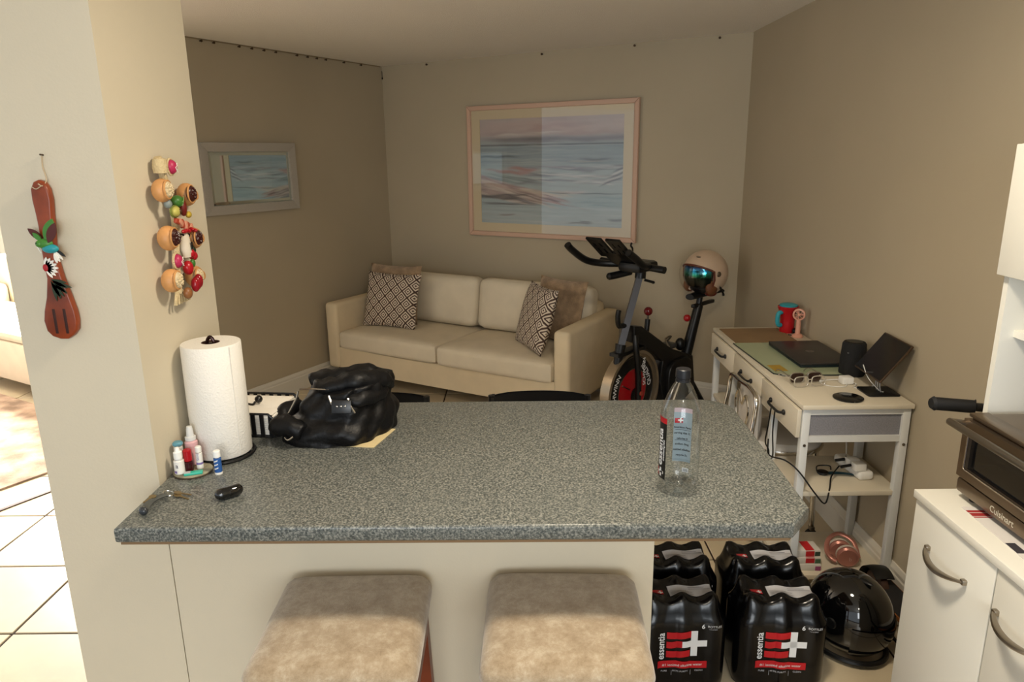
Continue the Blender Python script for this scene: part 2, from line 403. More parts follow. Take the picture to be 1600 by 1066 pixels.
# pillows
def diamond_mat():
    m = bpy.data.materials.new('diamond_weave'); m.use_nodes = True; nt = m.node_tree; b = nt.nodes['Principled BSDF']; b.inputs['Roughness'].default_value = .9
    tc = nt.nodes.new('ShaderNodeTexCoord'); sp = nt.nodes.new('ShaderNodeSeparateXYZ'); nt.links.new(tc.outputs['Object'], sp.inputs[0])
    def mth(op, a, b_=None):
        n = nt.nodes.new('ShaderNodeMath'); n.operation = op
        for k, x in enumerate((a, b_)):
            if x is None: continue
            if isinstance(x, (int, float)): n.inputs[k].default_value = x
            else: nt.links.new(x, n.inputs[k])
        return n.outputs[0]
    def tri(o, p): return mth('ABSOLUTE', mth('SUBTRACT', mth('FRACT', mth('ADD', mth('DIVIDE', o, p), 10.25)), .5))
    d = mth('ADD', tri(sp.outputs[0], .092), tri(sp.outputs[2], .092))
    d2 = mth('ABSOLUTE', mth('SUBTRACT', d, .5))
    st = mth('MULTIPLY', d2, 2)
    r = ramp_nodes(nt, st, [(0, '#4a352c'), (.15, '#d3c4b0'), (.40, '#4a352c'), (.60, '#d3c4b0'), (.84, '#4a352c')], 'CONSTANT')
    nt.links.new(r.outputs[0], b.inputs['Base Color']); return m
M_DIA = diamond_mat()
M_FUR = mat('beige_fur', '#a58a6c', .95, var=.22, vscale=22, bump=.8, bscale=160, spec=.1, sheen=.3)
def pillow(name, label, m, loc, yaw, tilt, hx, hz, t, seed):
    o = cushion(hx, hz, t, seed=seed).build(name, m, ang=80)
    o.location = loc; o.rotation_euler = (radians(tilt), 0, radians(yaw)); tag(o, label, 'pillow', 'throw pillows on the sofa'); return o
yb = -math.degrees(TH)
def pl(u, v, z): return rl(u, v, z)
pillow('throw_pillow', 'brown diamond-patterned throw pillow at the left arm of the sofa', M_DIA, pl(.50, .62, .615), yb+6, -17, .232, .205, .06, 1)
pillow('throw_pillow', 'brown diamond-patterned throw pillow leaning by the right sofa arm', M_DIA, pl(1.745, .66, .622), yb-38, -17, .215, .215, .06, 2)
pillow('fur_pillow', 'plain beige plush pillow behind the left patterned pillow', M_FUR, pl(.425, .50, .64), yb+4, -13, .232, .22, .055, 3)
pillow('fur_pillow', 'mottled beige fur pillow behind the right patterned pillow', M_FUR, pl(1.80, .44, .635), yb-16, -14, .215, .215, .05, 4)
# ---------------------------------------------------------------- painting
pt = thing('framed_picture', 'large abstract seascape print in a pale pink frame above the sofa', 'picture', rl(.815, 0, 1.055), -TH)
PW, PH = 1.355, .945
M_PINK = mat('pale_pink_frame', '#c9a690', .45, spec=.5)
def frame_parts(par, w_, h_, fw, d, m, bev=.006, y0=-.004, name='frame_rail'):
    for a in range(4):
        if a == 0: o = [(0, 0), (w_, 0), (w_-fw, fw), (fw, fw)]
        elif a == 1: o = [(w_, 0), (w_, h_), (w_-fw, h_-fw), (w_-fw, fw)]
        elif a == 2: o = [(w_, h_), (0, h_), (fw, h_-fw), (w_-fw, h_-fw)]
        else: o = [(0, h_), (0, 0), (fw, fw), (fw, h_-fw)]
        MB().prism(o, y0-d, y0, 'Y', bev=bev).build(name, m, par)
frame_parts(pt, PW, PH, .034, .03, M_PINK)
MB().bb((.02, -.012, .02), (PW-.02, -.004, PH-.02)).build('backing', mat('brown_board', '#6b5a45', .9), pt, smooth=False)
b = MB(); x0, x1, z0, z1 = .107, PW-.107, .098, PH-.098
for (a, c, e, g) in ((.03, PW-.03, .03, z0), (.03, PW-.03, z1, PH-.03), (.03, x0, z0, z1), (x1, PW-.03, z0, z1)): b.bb((a, -.017, e), (c, -.012, g))
b.build('mat_board', mat('cream_mat_board', '#cbbb9c', .9), pt, smooth=False)
nx, ny = 300, 200
xx, yy = np.meshgrid(np.linspace(0, 1, nx), np.linspace(1, 0, ny))   # yy: 0 bottom .. 1 top, row 0 = top
def sm(a, b_, x): t = np.clip((x-a)/(b_-a), 0, 1); return t*t*(3-2*t)
def fnoise(sx_, sy_, seed, octv=4):
    r = np.random.RandomState(seed); o = np.zeros_like(xx); amp = 1; 
    for k in range(octv):
        gx, gy = int(sx_*2**k)+2, int(sy_*2**k)+2; g = r.rand(gy, gx)
        px, py = xx*(gx-1.001), yy*(gy-1.001); i, j = px.astype(int), py.astype(int); fx, fy = px-i, py-j
        fx = fx*fx*(3-2*fx); fy = fy*fy*(3-2*fy)
        o += amp*((g[j, i]*(1-fx)+g[j, i+1]*fx)*(1-fy)+(g[j+1, i]*(1-fx)+g[j+1, i+1]*fx)*fy); amp *= .5
    return o/(2-2**(1-octv))
def hx_(h): return np.array(lin(h)[:3])
img = np.zeros((ny, nx, 3)); img[:] = hx_('#9fb2b4')
def lay(colr, a): 
    global img
    img = img*(1-a[..., None])+hx_(colr)*a[..., None]
n1 = fnoise(4, 22, 1); n2 = fnoise(3, 9, 2); n3 = fnoise(8, 40, 5); n4 = fnoise(5, 5, 9)
lay('#c4a49a', sm(.74, .88, yy)*(.6+.4*n4)); lay('#b4887f', sm(.80, .92, yy)*sm(.3, .5, xx)*(1-sm(.6, .85, xx))*.75); lay('#b9aaa6', sm(.9, 1., yy)*.45)
RS = np.random.RandomState(11)
def stroke(cx, cy, ln, th, sl, colr, al, cv=0.0):
    dx = xx-cx; yc = cy+sl*dx+cv*dx*dx; wob = .35*th*np.sin(40*dx+cx*90)
    a = np.exp(-((yy-yc-wob)/th)**2)*np.exp(-(dx/ln)**4)*al
    lay(colr, np.clip(a, 0, 1))
def strokes(n, xr, yr, lr, tr, slr, cols, al, cv=(0, 0)):
    for _ in range(n):
        U_ = RS.uniform; stroke(U_(*xr), U_(*yr), U_(*lr), U_(*tr), U_(*slr), cols[RS.randint(len(cols))], U_(.4, 1)*al, U_(*cv))
strokes(14, (.1, 1), (.84, .97), (.08, .25), (.01, .03), (-.03, .05), ['#c9aaa0', '#b58a80', '#bcb0ac', '#a88f90'], .5)
strokes(8, (.15, .5), (.80, .87), (.05, .12), (.006, .014), (-.05, .08), ['#d0c6ba', '#c7b9ac', '#9a8c8c'], .7)
lay('#6c6770', np.exp(-((yy-.785-.03*n2)/.03)**2)*sm(.05, .3, xx+.15*n2)*.75); lay('#4e4c55', np.exp(-((yy-.752)/.009)**2)*.85)
strokes(8, (.1, 1), (.755, .80), (.06, .16), (.006, .016), (-.08, .06), ['#5e5a64', '#77707a', '#8d8488'], .7)
lay('#7d939d', (1-sm(.735, .75, yy))*sm(.5, .6, yy)*(.5+.5*n1))
strokes(60, (0, 1), (.52, .745), (.08, .3), (.003, .010), (-.02, .02), ['#8ea3aa', '#6f858f', '#a4b3b3', '#94a4ae', '#7d8796', '#b3bab6'], .55)
stroke(.12, .645, .16, .010, 0, '#566670', .9); stroke(.82, .612, .10, .012, .0, '#59646b', .75); stroke(.75, .595, .12, .006, 0, '#a99f93', .6)
strokes(40, (.35, 1), (.36, .56), (.05, .18), (.004, .014), (-.12, .06), ['#7c7886', '#8b8796', '#6a6573', '#9aa0a8', '#c4c3c0', '#8d7f8a'], .65, (-.6, .6))
strokes(8, (.4, .95), (.40, .48), (.05, .14), (.003, .006), (-.18, .12), ['#d6d2ca', '#cfc9c2'], .8, (-1, 1))
for k in range(5): stroke(.93+.02*k, .42+.03*k, .07, .010, .55, ['#605b68', '#cac6c2', '#726c78', '#d4d0ca', '#65606c'][k], .8)
strokes(6, (.1, .4), (.49, .53), (.04, .12), (.008, .018), (-.14, -.08), ['#b77a72', '#c18e84', '#a5655f'], .9)
strokes(6, (.0, .3), (.42, .48), (.08, .22), (.004, .010), (-.24, -.14), ['#4f6a62', '#5c6a70', '#6f837c'], .8)
hill = sm(.0, .05, (.46-.36*xx+.05*n2)-yy)*sm(.0, .04, yy-(.25-.1*xx))*(1-sm(.52, .68, xx))
lay('#b4897d', hill*(.55+.4*n4))
for _ in range(70):
    cx = RS.uniform(0, .6); cy = RS.uniform(.24-.1*cx, .46-.33*cx); stroke(cx, cy, RS.uniform(.04, .16), RS.uniform(.004, .012), RS.uniform(-.42, -.18), ['#a8665f', '#c29a8c', '#8a6a68', '#c8ae98', '#6f6468', '#b9857a', '#d0bda8'][RS.randint(7)], RS.uniform(.4, .8))
strokes(10, (.33, .62), (.22, .34), (.03, .10), (.004, .010), (-.4, -.1), ['#8c4f4a', '#c9b28e', '#cbb9a0', '#6a5a58'], .8)
strokes(10, (0, .28), (.235, .285), (.06, .14), (.006, .016), (-.05, .05), ['#4a484b', '#5f5a5e', '#77706f'], .75)
strokes(7, (0, .45), (.15, .21), (.08, .22), (.003, .006), (-.06, .01), ['#413f44', '#54494a', '#a9aeb0', '#6a6668'], .85)
stroke(.75, .305, .26, .005, 0, '#47464e', .85); stroke(.68, .315, .08, .012, 0, '#c9b9b4', .8)
lay('#a9b9ba', (1-sm(.10, .2, yy))*(.3+.4*n1)); lay('#8dabb2', np.exp(-((yy-.24)/.06)**2)*sm(.6, .8, xx)*.6)
strokes(40, (0, 1), (.0, .15), (.08, .3), (.004, .010), (-.03, .03), ['#9fb4b6', '#b6c3c1', '#8fa6ab', '#c0c6bf', '#a7a9a4'], .5)
strokes(14, (.6, 1), (.15, .29), (.08, .2), (.005, .012), (-.03, .03), ['#8fb0b8', '#a3b9bd', '#7d9ca8', '#b7c2c4'], .6)
stroke(.2, .085, .06, .008, .05, '#85746e', .8); stroke(.72, .03, .08, .007, .03, '#68625f', .8); stroke(.76, .045, .04, .006, -.1, '#55504e', .7); stroke(.97, .07, .06, .012, 0, '#696470', .7)
img = np.clip(img*(.92+.16*n3)[..., None], 0, 1); gy_ = img.mean(2, keepdims=True); img = gy_+(img-gy_)*.62
b = MB(); b.grid(lambda u_, v_: (x0+(x1-x0)*u_, -.0125, z1+(z0-z1)*v_), nx, ny)
o = b.build('print', vcol_mat('seascape_print', .7, .2), pt, smooth=False)
ca = o.data.color_attributes.new('print', 'FLOAT_COLOR', 'POINT'); ca.data.foreach_set('color', np.concatenate([img.reshape(-1, 3), np.ones((nx*ny, 1))], 1).astype(np.float32).ravel())
MB().bb((.03, -.0215, .03), (PW-.03, -.0195, PH-.03)).build('glass', M_GLASS, pt, smooth=False)
# ---------------------------------------------------------------- mirror
Dw = (W+U*KL).normalized(); Nw = Vector((-Dw.y, Dw.x, 0)); 
if Nw.dot(U) < 0: Nw = -Nw
rzm = atan2(-W.y, -W.x)                # local x runs from near end towards the corner, local -y into the room
mp = A0+W*1.80+U*.063
mi = thing('wall_mirror', 'rectangular wall mirror in a glittery silver frame', 'mirror', (mp.x, mp.y, 1.308), rzm)
M_GLIT = mat('glitter_silver_frame', '#cbc4b8', .35, .35, var=.3, vscale=420, bump=.9, bscale=500)
MW, MH = .75, .437
frame_parts(mi, MW, MH, .056, .022, M_GLIT, bev=.003)
M_MIR = mat('mirror_glass', '#d9e2e0', .02, 1)
ix0, ix1, iz0, iz1 = .056, MW-.056, .056, MH-.056; bv = .022
MB().bb((ix0+bv, -.0135, iz0+bv), (ix1-bv, -.006, iz1-bv)).build('mirror_pane', M_MIR, mi, smooth=False)
b = MB()
oq = [(ix0, iz0), (ix1, iz0), (ix1, iz1), (ix0, iz1)]; iq = [(ix0+bv, iz0+bv), (ix1-bv, iz0+bv), (ix1-bv, iz1-bv), (ix0+bv, iz1-bv)]
for k in range(4):
    l = (k+1) % 4; b.add([(oq[k][0], -.0105, oq[k][1]), (oq[l][0], -.0105, oq[l][1]), (iq[l][0], -.0135, iq[l][1]), (iq[k][0], -.0135, iq[k][1])], [(0, 1, 2, 3)])
b.build('bevel', M_MIR, mi, smooth=False, fix=False)
MB().bb((.04, -.006, .04), (MW-.04, -.003, MH-.04)).build('backing', mat('brown_board', '#6b5a45', .9), mi, smooth=False)
# hooks under the ceiling line
M_NAIL = mat('rusty_nail', '#4a3826', .5, .4)
def nail(loc, d, label, grp):
    d = Vector(d); p = Vector(loc); b = MB().cyl(tuple(-d*.004), tuple(d*.016), .004, n=8); b.lathe([(.0005, .014), (.008, .014), (.008, .018), (.0005, .018)], 10)
    b = MB().tube([tuple(-d*.003), tuple(d*.014), tuple(d*.014), tuple(d*.018)], [.0035, .0035, .008, .0075], 8)
    o = b.build('nail', M_NAIL); o.location = loc; return tag(o, label, 'nail', grp)
for v in (1.69, 1.60, 1.41, 1.31, 1.21, 1.11, .92, .82, .73, .64, .45, .26):
    p = A0+Dw*v; nail((p.x, p.y, 2.322), Nw, 'small rusty nail in the row along the top of the mirror wall', 'nails along the mirror wall')
strip = MB()
p0 = A0+Dw*.02; p1 = A0+Dw*2.5
tag(strip.prism([(p0.x, p0.y), (p1.x, p1.y), (p1.x+Nw.x*.006, p1.y+Nw.y*.006), (p0.x+Nw.x*.006, p0.y+Nw.y*.006)], 2.329, 2.336).build('shade_strip', mat('ceiling_line_shade', '#8d7c60', .9), smooth=False), 'thin brown strip coloured as the shade line at the top of the mirror wall', 'trim'); bpy.data.objects['shade_strip']['kind'] = 'structure'  # strip puts the shade between wall and ceiling into brown colour
for u in (.453, 1.443, 2.119, 2.664): nail(rl(u, 0, 2.318), W, 'small nail high on the wall behind the sofa', 'nails on the back wall')
cd = thing('hanging_cord', 'short black cord with a bead hanging in the ceiling corner', 'cord', rl(.008, .006, 2.25))
MB().cyl((0, 0, .0), (0, 0, .05), .0022, n=6).build('cord', M_BLACK, cd); MB().ell((0, 0, -.003), (.006, .006, .009), 8, 6).build('bead', M_BLACK, cd)
# ---------------------------------------------------------------- stools
M_VELV = mat('crushed_velvet', '#b39f80', .9, var=.0, bump=.25, bscale=420, spec=.15, sheen=.5)
def velvet():
    m = M_VELV; nt = m.node_tree; b = nt.nodes['Principled BSDF']; tc = nt.nodes.new('ShaderNodeTexCoord')
    n = nt.nodes.new('ShaderNodeTexNoise'); n.inputs['Scale'].default_value = 22; n.inputs['Detail'].default_value = 12; n.inputs['Roughness'].default_value = .8
    nt.links.new(tc.outputs['Object'], n.inputs['Vector'])
    r = ramp_nodes(nt, n.outputs['Fac'], [(.36, '#8f7c62'), (.5, '#a5937a'), (.64, '#bcae98')]); nt.links.new(r.outputs[0], b.inputs['Base Color'])
velvet()
M_MAHO = mat('reddish_brown_wood', '#6e2f16', .4, var=.2, vscale=14)
def make_stool(label, loc, rz, seed):
    t = thing('bar_stool', label, 'stool', loc, rz, 'velvet bar stools at the counter')
    softbox(-.168, -.172, .655, .168, .172, .712, .034, (0, 0, .010), n=12, seed=seed).build('seat', M_VELV, t, ang=80)
    for sx in (-1, 1):
        for sy in (-1, 1):
            b = MB(); k = .135; b.add([(sx*(k+d*.02/.6)+dx, sy*(k+d*.02/.6)+dy, .64-d) for d in (0, .64) for dx, dy in ((-.018, -.018), (.018, -.018), (.018, .018), (-.018, .018))], [(0, 1, 2, 3), (4, 5, 6, 7), (0, 1, 5, 4), (1, 2, 6, 5), (2, 3, 7, 6), (3, 0, 4, 7)])
            b.build('leg', M_MAHO, t, smooth=False)
    for s in (-1, 1):
        MB().bb((-.135, s*.145-.01, .585), (.135, s*.145+.01, .655), .002).build('apron', M_MAHO, t)
        MB().bb((s*.145-.01, -.135, .585), (s*.145+.01, .135, .655), .002).build('apron', M_MAHO, t)
        MB().bb((-.14, s*.147-.009, .20), (.14, s*.147+.009, .23), .002).build('stretcher', M_MAHO, t)
        MB().bb((s*.147-.009, -.14, .26), (s*.147+.009, .14, .29), .002).build('stretcher', M_MAHO, t)
    return t
make_stool('beige velvet bar stool on the left, below the black bag', (-.363, 1.300, 0), radians(1), 3)
make_stool('beige velvet bar stool nearer the bottled water packs', (.095, 1.300, 0), radians(-2), 8)
# ---------------------------------------------------------------- dining chairs behind the counter
M_CHB = mat('black_chair_vinyl', '#0e0f12', .38, spec=.5)
def make_chair(label, loc, rz):
    t = thing('dining_chair', label, 'chair', loc, rz, 'black chairs behind the counter')
    b = MB()
    for s in (-1, 1):
        b.grid(lambda u_, v_: (-.16+.32*u_, .025*(1-(2*u_-1)**2)+s*.009, .56+(.302+.008*(1-(2*u_-1)**4))*v_), 14, 3)
    bm = b.build('backrest', M_CHB, t)
    MB().bb((-.16, -.012, .86), (-.15, .012, .866)).build('edge', M_CHB, bm)
    for s in (-1, 1):
        MB().tube([(s*.162, .03, 0), (s*.162, .0, .44), (s*.162, .0, .865)], .011, 8).build('leg', M_BLACKM, t)
        MB().tube([(s*.155, -.40, 0), (s*.155, -.37, .43)], .011, 8).build('leg', M_BLACKM, t)
        MB().bb((s*.162-.008, -.37, .41), (s*.162+.008, .0, .43)).build('rail', M_BLACKM, t)
    softbox(-.175, -.40, .43, .175, -.02, .475, .02, (0, 0, .008), n=6).build('seat', M_CHB, t)
    return t
make_chair('black chair back behind the counter, half hidden by the black bag', (-.465, 2.29, 0), 0)
make_chair('black chair back behind the middle of the counter', (.078, 2.29, 0), radians(-1))
# ---------------------------------------------------------------- pantry cabinet (right)
cb = thing('pantry_cabinet', 'tall white cabinet with open hutch and bow handles', 'cabinet', (.972, 1.596, 0))
cx1 = XR-.972-.004
MB().bb((.02, -.62, .06), (cx1, -.002, .83)).build('carcass', M_WHITE, cb, smooth=False)
MB().bb((-.008, -.63, .832), (cx1, 0, .852), .002).build('top', M_WHITE, cb)
MB().bb((.03, -.62, 0), (cx1, -.01, .06)).build('plinth', M_WHITE, cb, smooth=False)
M_BRZ = mat('brushed_nickel', '#a0978a', .3, 1)
for y0, y1, h0, h1 in ((-.302, -.002, -.219, -.078), (-.606, -.306, -.466, -.325)):
    d = MB().bb((0, y0, .07), (.019, y1, .826), .002).build('door', M_WHITE, cb)
    hb = MB(); pts = []; rs = []
    for k in range(13):
        t_ = k/12; pts.append((-.008-.022*sin(pi*t_)**.8, h0+(h1-h0)*t_, .738-.010*sin(pi*t_))); rs.append(.0045+.0045*sin(pi*t_))
    hb.tube(pts, rs, 8, flat=.7)
    for h in (h0, h1): hb.box((-.004, h, .738), (.012, .012, .012), .002)
    hb.build('handle', M_BRZ, d)
HX = .128
MB().bb((HX, -.016, .852), (cx1, 0, 1.64)).build('side_panel', M_WHITE, cb, smooth=False)
MB().bb((HX, -.62, .852), (cx1, -.604, 1.64)).build('side_panel', M_WHITE, cb, smooth=False)
MB().bb((cx1-.008, -.604, .852), (cx1, -.016, 1.64)).build('back_panel', mat('pale_blue_white_panel', '#d3d6da', .5), cb, smooth=False)
MB().bb((HX+.03, -.604, 1.235), (cx1-.008, -.016, 1.251)).build('shelf', M_WHITE, cb, smooth=False)
MB().bb((HX+.002, -.604, 1.376), (cx1-.008, -.016, 1.392)).build('shelf', M_WHITE, cb, smooth=False)
MB().bb((HX-.01, -.63, 1.64), (cx1, 0.0, 1.66), .002).build('crown', M_WHITE, cb)
for y0, y1 in ((-.31, 0.004), (-.622, -.314)): MB().bb((HX-.017, y0, 1.376), (HX-.001, y1, 1.659), .002).build('upper_door', M_WHITE, cb)
# ---------------------------------------------------------------- toaster oven
ov = thing('toaster_oven', 'bronze and steel toaster oven on the white cabinet', 'toaster oven', (1.04, 1.560, .852))
M_OVEN = mat('bronze_steel', '#7a6a58', .34, .85, var=.05, vscale=3)
M_OVD = mat('dark_oven_cavity', '#17181a', .5)
L = .43; Dp = .335
MB().bb((.012, -L, .018), (Dp, 0, .206), .006).build('body', M_OVEN, ov)
b = MB().bb((-.002, -L, .016), (.014, .0, .052), .008); b.build('lower_strip', M_OVEN, ov)
d_ = thing('x', 'x', 'x'); bpy.data.objects.remove(d_)
dr = MB()
for (y0, y1, z0, z1) in ((-L, 0, .056, .078), (-L, 0, .165, .196), (-.022, 0, .078, .165), (-L, -L+.022, .078, .165)): dr.bb((-.004, y0, z0), (.012, y1, z1))
dr = dr.build('door', M_OVEN, ov, smooth=False)
MB().bb((.006, -L+.022, .078), (.011, -.022, .165)).build('door_glass', mat('dark_oven_glass', '#101113', .06, spec=.8), dr, smooth=False)
rim = MB().tube([(-.005, -.024, .082), (-.005, -.024, .163)], .0022, 6); rim.tube([(-.005, -.024, .082), (-.005, -.030, .0785), (-.005, -L+.03, .0785)], .0022, 6)
rim.build('glass_trim', M_CHROME, dr)
hd = MB().tube([(-.034, .006, .186), (-.034, -L+.0, .186)], .0085, 12)
hd.build('handle', M_STEEL, dr)
for y in (.0, -L+.012): MB().tube([(-.034, y, .186), (-.012, y, .184), (.002, y, .180)], .0085, 10).build('handle_end', M_STEEL, dr)
for k in range(9): MB().bb((.10, -.06-.04*k-.010, .2055), (.30, -.06-.04*k, .2085), .001).build('vent_slot', mat('dark_slot', '#3a332c', .5, .4), ov, smooth=False)
MB().bb((.004, -L, .2), (.05, 0, .210), .004).build('top_edge', M_OVEN, ov)
for x in (.03, Dp-.03):
    for y in (-.03, -L+.03): MB().cyl((x, y, 0), (x, y, .02), .012).build('foot', M_BLACK, ov)
tx = text_mb('Cuisinart', .021, bold=.0003); tx.xf(frame(-.0025, -.165, .034, (0, -1, 0), (0, 0, 1)))
tx.build('lettering', M_CHROME, ov, smooth=False)
pp = thing('leaflet', 'white leaflet with a red stripe under the toaster oven', 'leaflet', (1.02, 1.50, .852))
pp.rotation_euler = (0, 0, radians(-2))
MB().bb((0, -.36, .0004), (.12, .0, .002)).build('sheet', mat('pale_leaflet', '#d8d4d0', .6), pp, smooth=False)
for k, (y0, y1) in enumerate(((-.028, -.018), (-.045, -.031), (-.052, -.048))): MB().bb((.0, y0, .002), (.04, y1, .0024)).build('stripe', mat('red_print', '#9c2a2c', .6), pp, smooth=False)
MB().bb((.0, -.2, .002), (.02, -.16, .0023)).build('stripe', mat('dark_print', '#39363c', .6), pp, smooth=False)
# ---------------------------------------------------------------- desk
dk = thing('console_desk', 'white three-drawer desk with grey fabric end panel', 'desk', (1.03, 2.43, 0))
DL = 1.17; DD = .392
M_DESK = mat('cream_desk_laminate', '#d9cfba', .4, spec=.45)
M_LEG = mat('white_painted_leg', '#dadbd8', .45)
MB().bb((-.006, -.012, .752), (DD+.002, DL+.012, .77), .003).build('top', M_DESK, dk)
lw = .028
for y in (0, .30, DL-.33, DL-lw):
    for x in (0.002, DD-lw-.002):
        MB().bb((x, y, 0), (x+lw, y+lw, .752 if y in (0, DL-lw) else .64), .002).build('leg', M_LEG, dk)
for y in (0.004, DL-lw+.004):
    MB().bb((lw, y, .728), (DD-lw, y+.02, .752)).build('end_rail', M_LEG, dk, smooth=False)
    MB().bb((lw, y, .622), (DD-lw, y+.02, .646)).build('end_rail', M_LEG, dk, smooth=False)
    MB().bb((lw, y+.008, .646), (DD-lw, y+.012, .728)).build('fabric_panel', mat('grey_linen', '#86858a', .95, var=.12, vscale=240), dk, smooth=False)
MB().bb((lw+.004, lw+.002, .632), (DD-lw, DL-lw, .640)).build('bottom_panel', M_DESK, dk, smooth=False)
MB().bb((DD-.02, lw, .64), (DD-.008, DL-lw, .752)).build('back_panel', M_DESK, dk, smooth=False)
for k in range(3):
    y0 = .006+k*(DL-.012)/3; y1 = y0+(DL-.012)/3-.004
    d = MB().bb((-.016, y0, .640), (-.001, y1, .748), .002).build('drawer', M_DESK, dk)
    ym = (y0+y1)/2; hp = [(-.018, ym-.07, .694), (-.034, ym-.055, .690), (-.036, ym, .689), (-.034, ym+.055, .690), (-.018, ym+.07, .694)]
    hb = MB().tube(smoothpath(hp, 4), .0055, 8)
    for h in (-.07, .07): hb.ell((-.02, ym+h, .694), (.007, .011, .011), 10, 6)
    hb.build('handle', M_BLACKM, d)
for z in (.425, .075):
    MB().bb((.004, .004, z-.018), (DD-.004, .328, z), .001).build('shelf', M_DESK, dk)
    MB().bb((.004, DL-.33, z-.018), (DD-.004, DL-.004, z), .001).build('shelf', M_DESK, dk)
for x in (.016, DD-.016): MB().tube([(x, -.0005, .612), (x, -.003, .612)], .0055, 10).build('screw', M_STEEL, dk)
ZD = .77
# things on the desk
tag(MB().bb((1.045, 3.285, ZD+.0005), (1.345, 3.575, ZD+.003)).build('cardboard_sheet', mat('brown_cardboard', '#8a6f4e', .85, var=.06, vscale=8), smooth=False), 'flat brown cardboard sheet on the far end of the desk', 'cardboard')
o = thing('glass_desk_mat', 'pale green glass mat under the laptop', 'desk mat', (1.05, 2.765, ZD))
MB().prism([(0, .03), (.035, 0), (.32, .0), (.32, .51), (-.02, .51)], .0006, .006).build('glass_sheet', mat('pale_green_glass', '#a9b493', .08, spec=.6), o, smooth=False)
MB().tube([(-.021, .51, .0035), (-.001, .03, .0035), (.035, -.001, .0035), (.30, -.001, .0035)], .0028, 6).build('dark_edge', mat('dark_green_edge', '#27302a', .3), o)
tag(MB().box((1.089, 2.86, ZD+.0066), (.055, .085, .0009), rz=radians(3)).build('sticky_note', mat('mustard_note', '#a98a35', .8), smooth=False), 'mustard sticky note at the near corner of the glass mat', 'note')
lp = thing('laptop', 'closed dark grey laptop with a round emblem on the lid', 'laptop', (1.295, 3.045, ZD+.0062), radians(1))
M_LAP = mat('charcoal_laptop', '#3a3634', .4, .3)
MB().bb((-.115, -.185, .001), (.115, .185, .011), .003).build('base', mat('teal_black_base', '#1f2a2d', .4, .3), lp); MB().bb((-.116, -.186, .0115), (.116, .186, .0195), .004).build('lid', M_LAP, lp)
eb = MB().lathe([(.0005, .0197), (.018, .0197), (.018, .0203), (.0005, .0203)], 24); eb.build('emblem', mat('emblem_grey', '#777068', .3, .8), lp)
tx = text_mb('hp', .024); tx.xf(frame(-.0, 0, .0206, (0, -1, 0), (1, 0, 0))); tx.build('emblem_letters', M_LAP, lp, smooth=False)
# red bottle holder
rd = thing('red_cup', 'red plastic jug with turquoise lid and handle at the desk corner', 'jug', (1.362, 3.50, ZD))
M_RED = mat('red_plastic', '#b3161d', .35); M_TEAL = mat('turquoise_plastic', '#2f98a4', .4)
MB().lathe([(.0005, 0), (.033, 0), (.036, .006), (.034, .05), (.036, .10), (.05, .122), (.052, .132), (.046, .134), (.034, .11), (.0005, .108)], 28).build('body', M_RED, rd)
MB().lathe([(.0005, .13), (.042, .13), (.044, .14), (.03, .146), (.0005, .147)], 24).build('lid', M_TEAL, rd)
hp = smoothpath([(-.036, -.012, .105), (-.055, -.02, .098), (-.058, -.02, .065), (-.05, -.018, .042), (-.036, -.012, .04)], 5)
MB().tube(hp, .011, 10).build('handle', M_TEAL, rd)
fn = thing('hand_fan', 'pink handheld mini fan standing on the desk', 'fan', (1.378, 3.40, ZD))
M_FANP = mat('salmon_pink_plastic', '#d99d85', .4)
MB().lathe([(.0005, 0), (.026, 0), (.027, .004), (.022, .012), (.014, .016), (.0005, .017)], 24).build('base', M_FANP, fn)
MB().cyl((0, 0, .014), (0, 0, .085), .0125, .0105, 16).build('handle', M_FANP, fn)
fr_ = radians(20); hd = thing('_', '_', '_'); bpy.data.objects.remove(hd)
MF = Matrix.Translation((0, 0, .112)) @ Matrix.Rotation(radians(-28), 4, 'Z')
h = MB().lathe([(.022, -.012), (.0285, -.010), (.0295, 0), (.0285, .010), (.022, .012), (.020, .0)], 28, axis='Y', close=True).xf(MF).build('fan_head', M_FANP, fn)
for k in range(8):
    a = 2*pi*k/8; MB().tube([(.005*cos(a), -.011, .005*sin(a)), (.023*cos(a), -.011, .023*sin(a))], .0014, 5).xf(MF).build('grille_bar', M_FANP, h)
MB().ell((0, -.010, 0), (.007, .004, .007), 12, 6).xf(MF).build('hub', M_FANP, h)
for k in range(3):
    a = 2*pi*k/3; MB().box((.011*cos(a), 0, .011*sin(a)), (.02, .002, .010), .0008, ry=-a).xf(MF).build('blade', mat('pale_pink', '#c98f7c', .5), h)
bt = thing('black_pouch', 'small crumpled black cable case behind the pink fan', 'case', (1.392, 3.452, ZD))
MB().ell((0, 0, .016), (.022, .022, .0165), 12, 8).build('case', M_BLACK, bt); MB().tube(smoothpath([(-.01, -.02, .004), (-.03, -.03, .003), (-.045, -.015, .003)], 4), .0022, 6).build('lead', M_BLACK, bt)
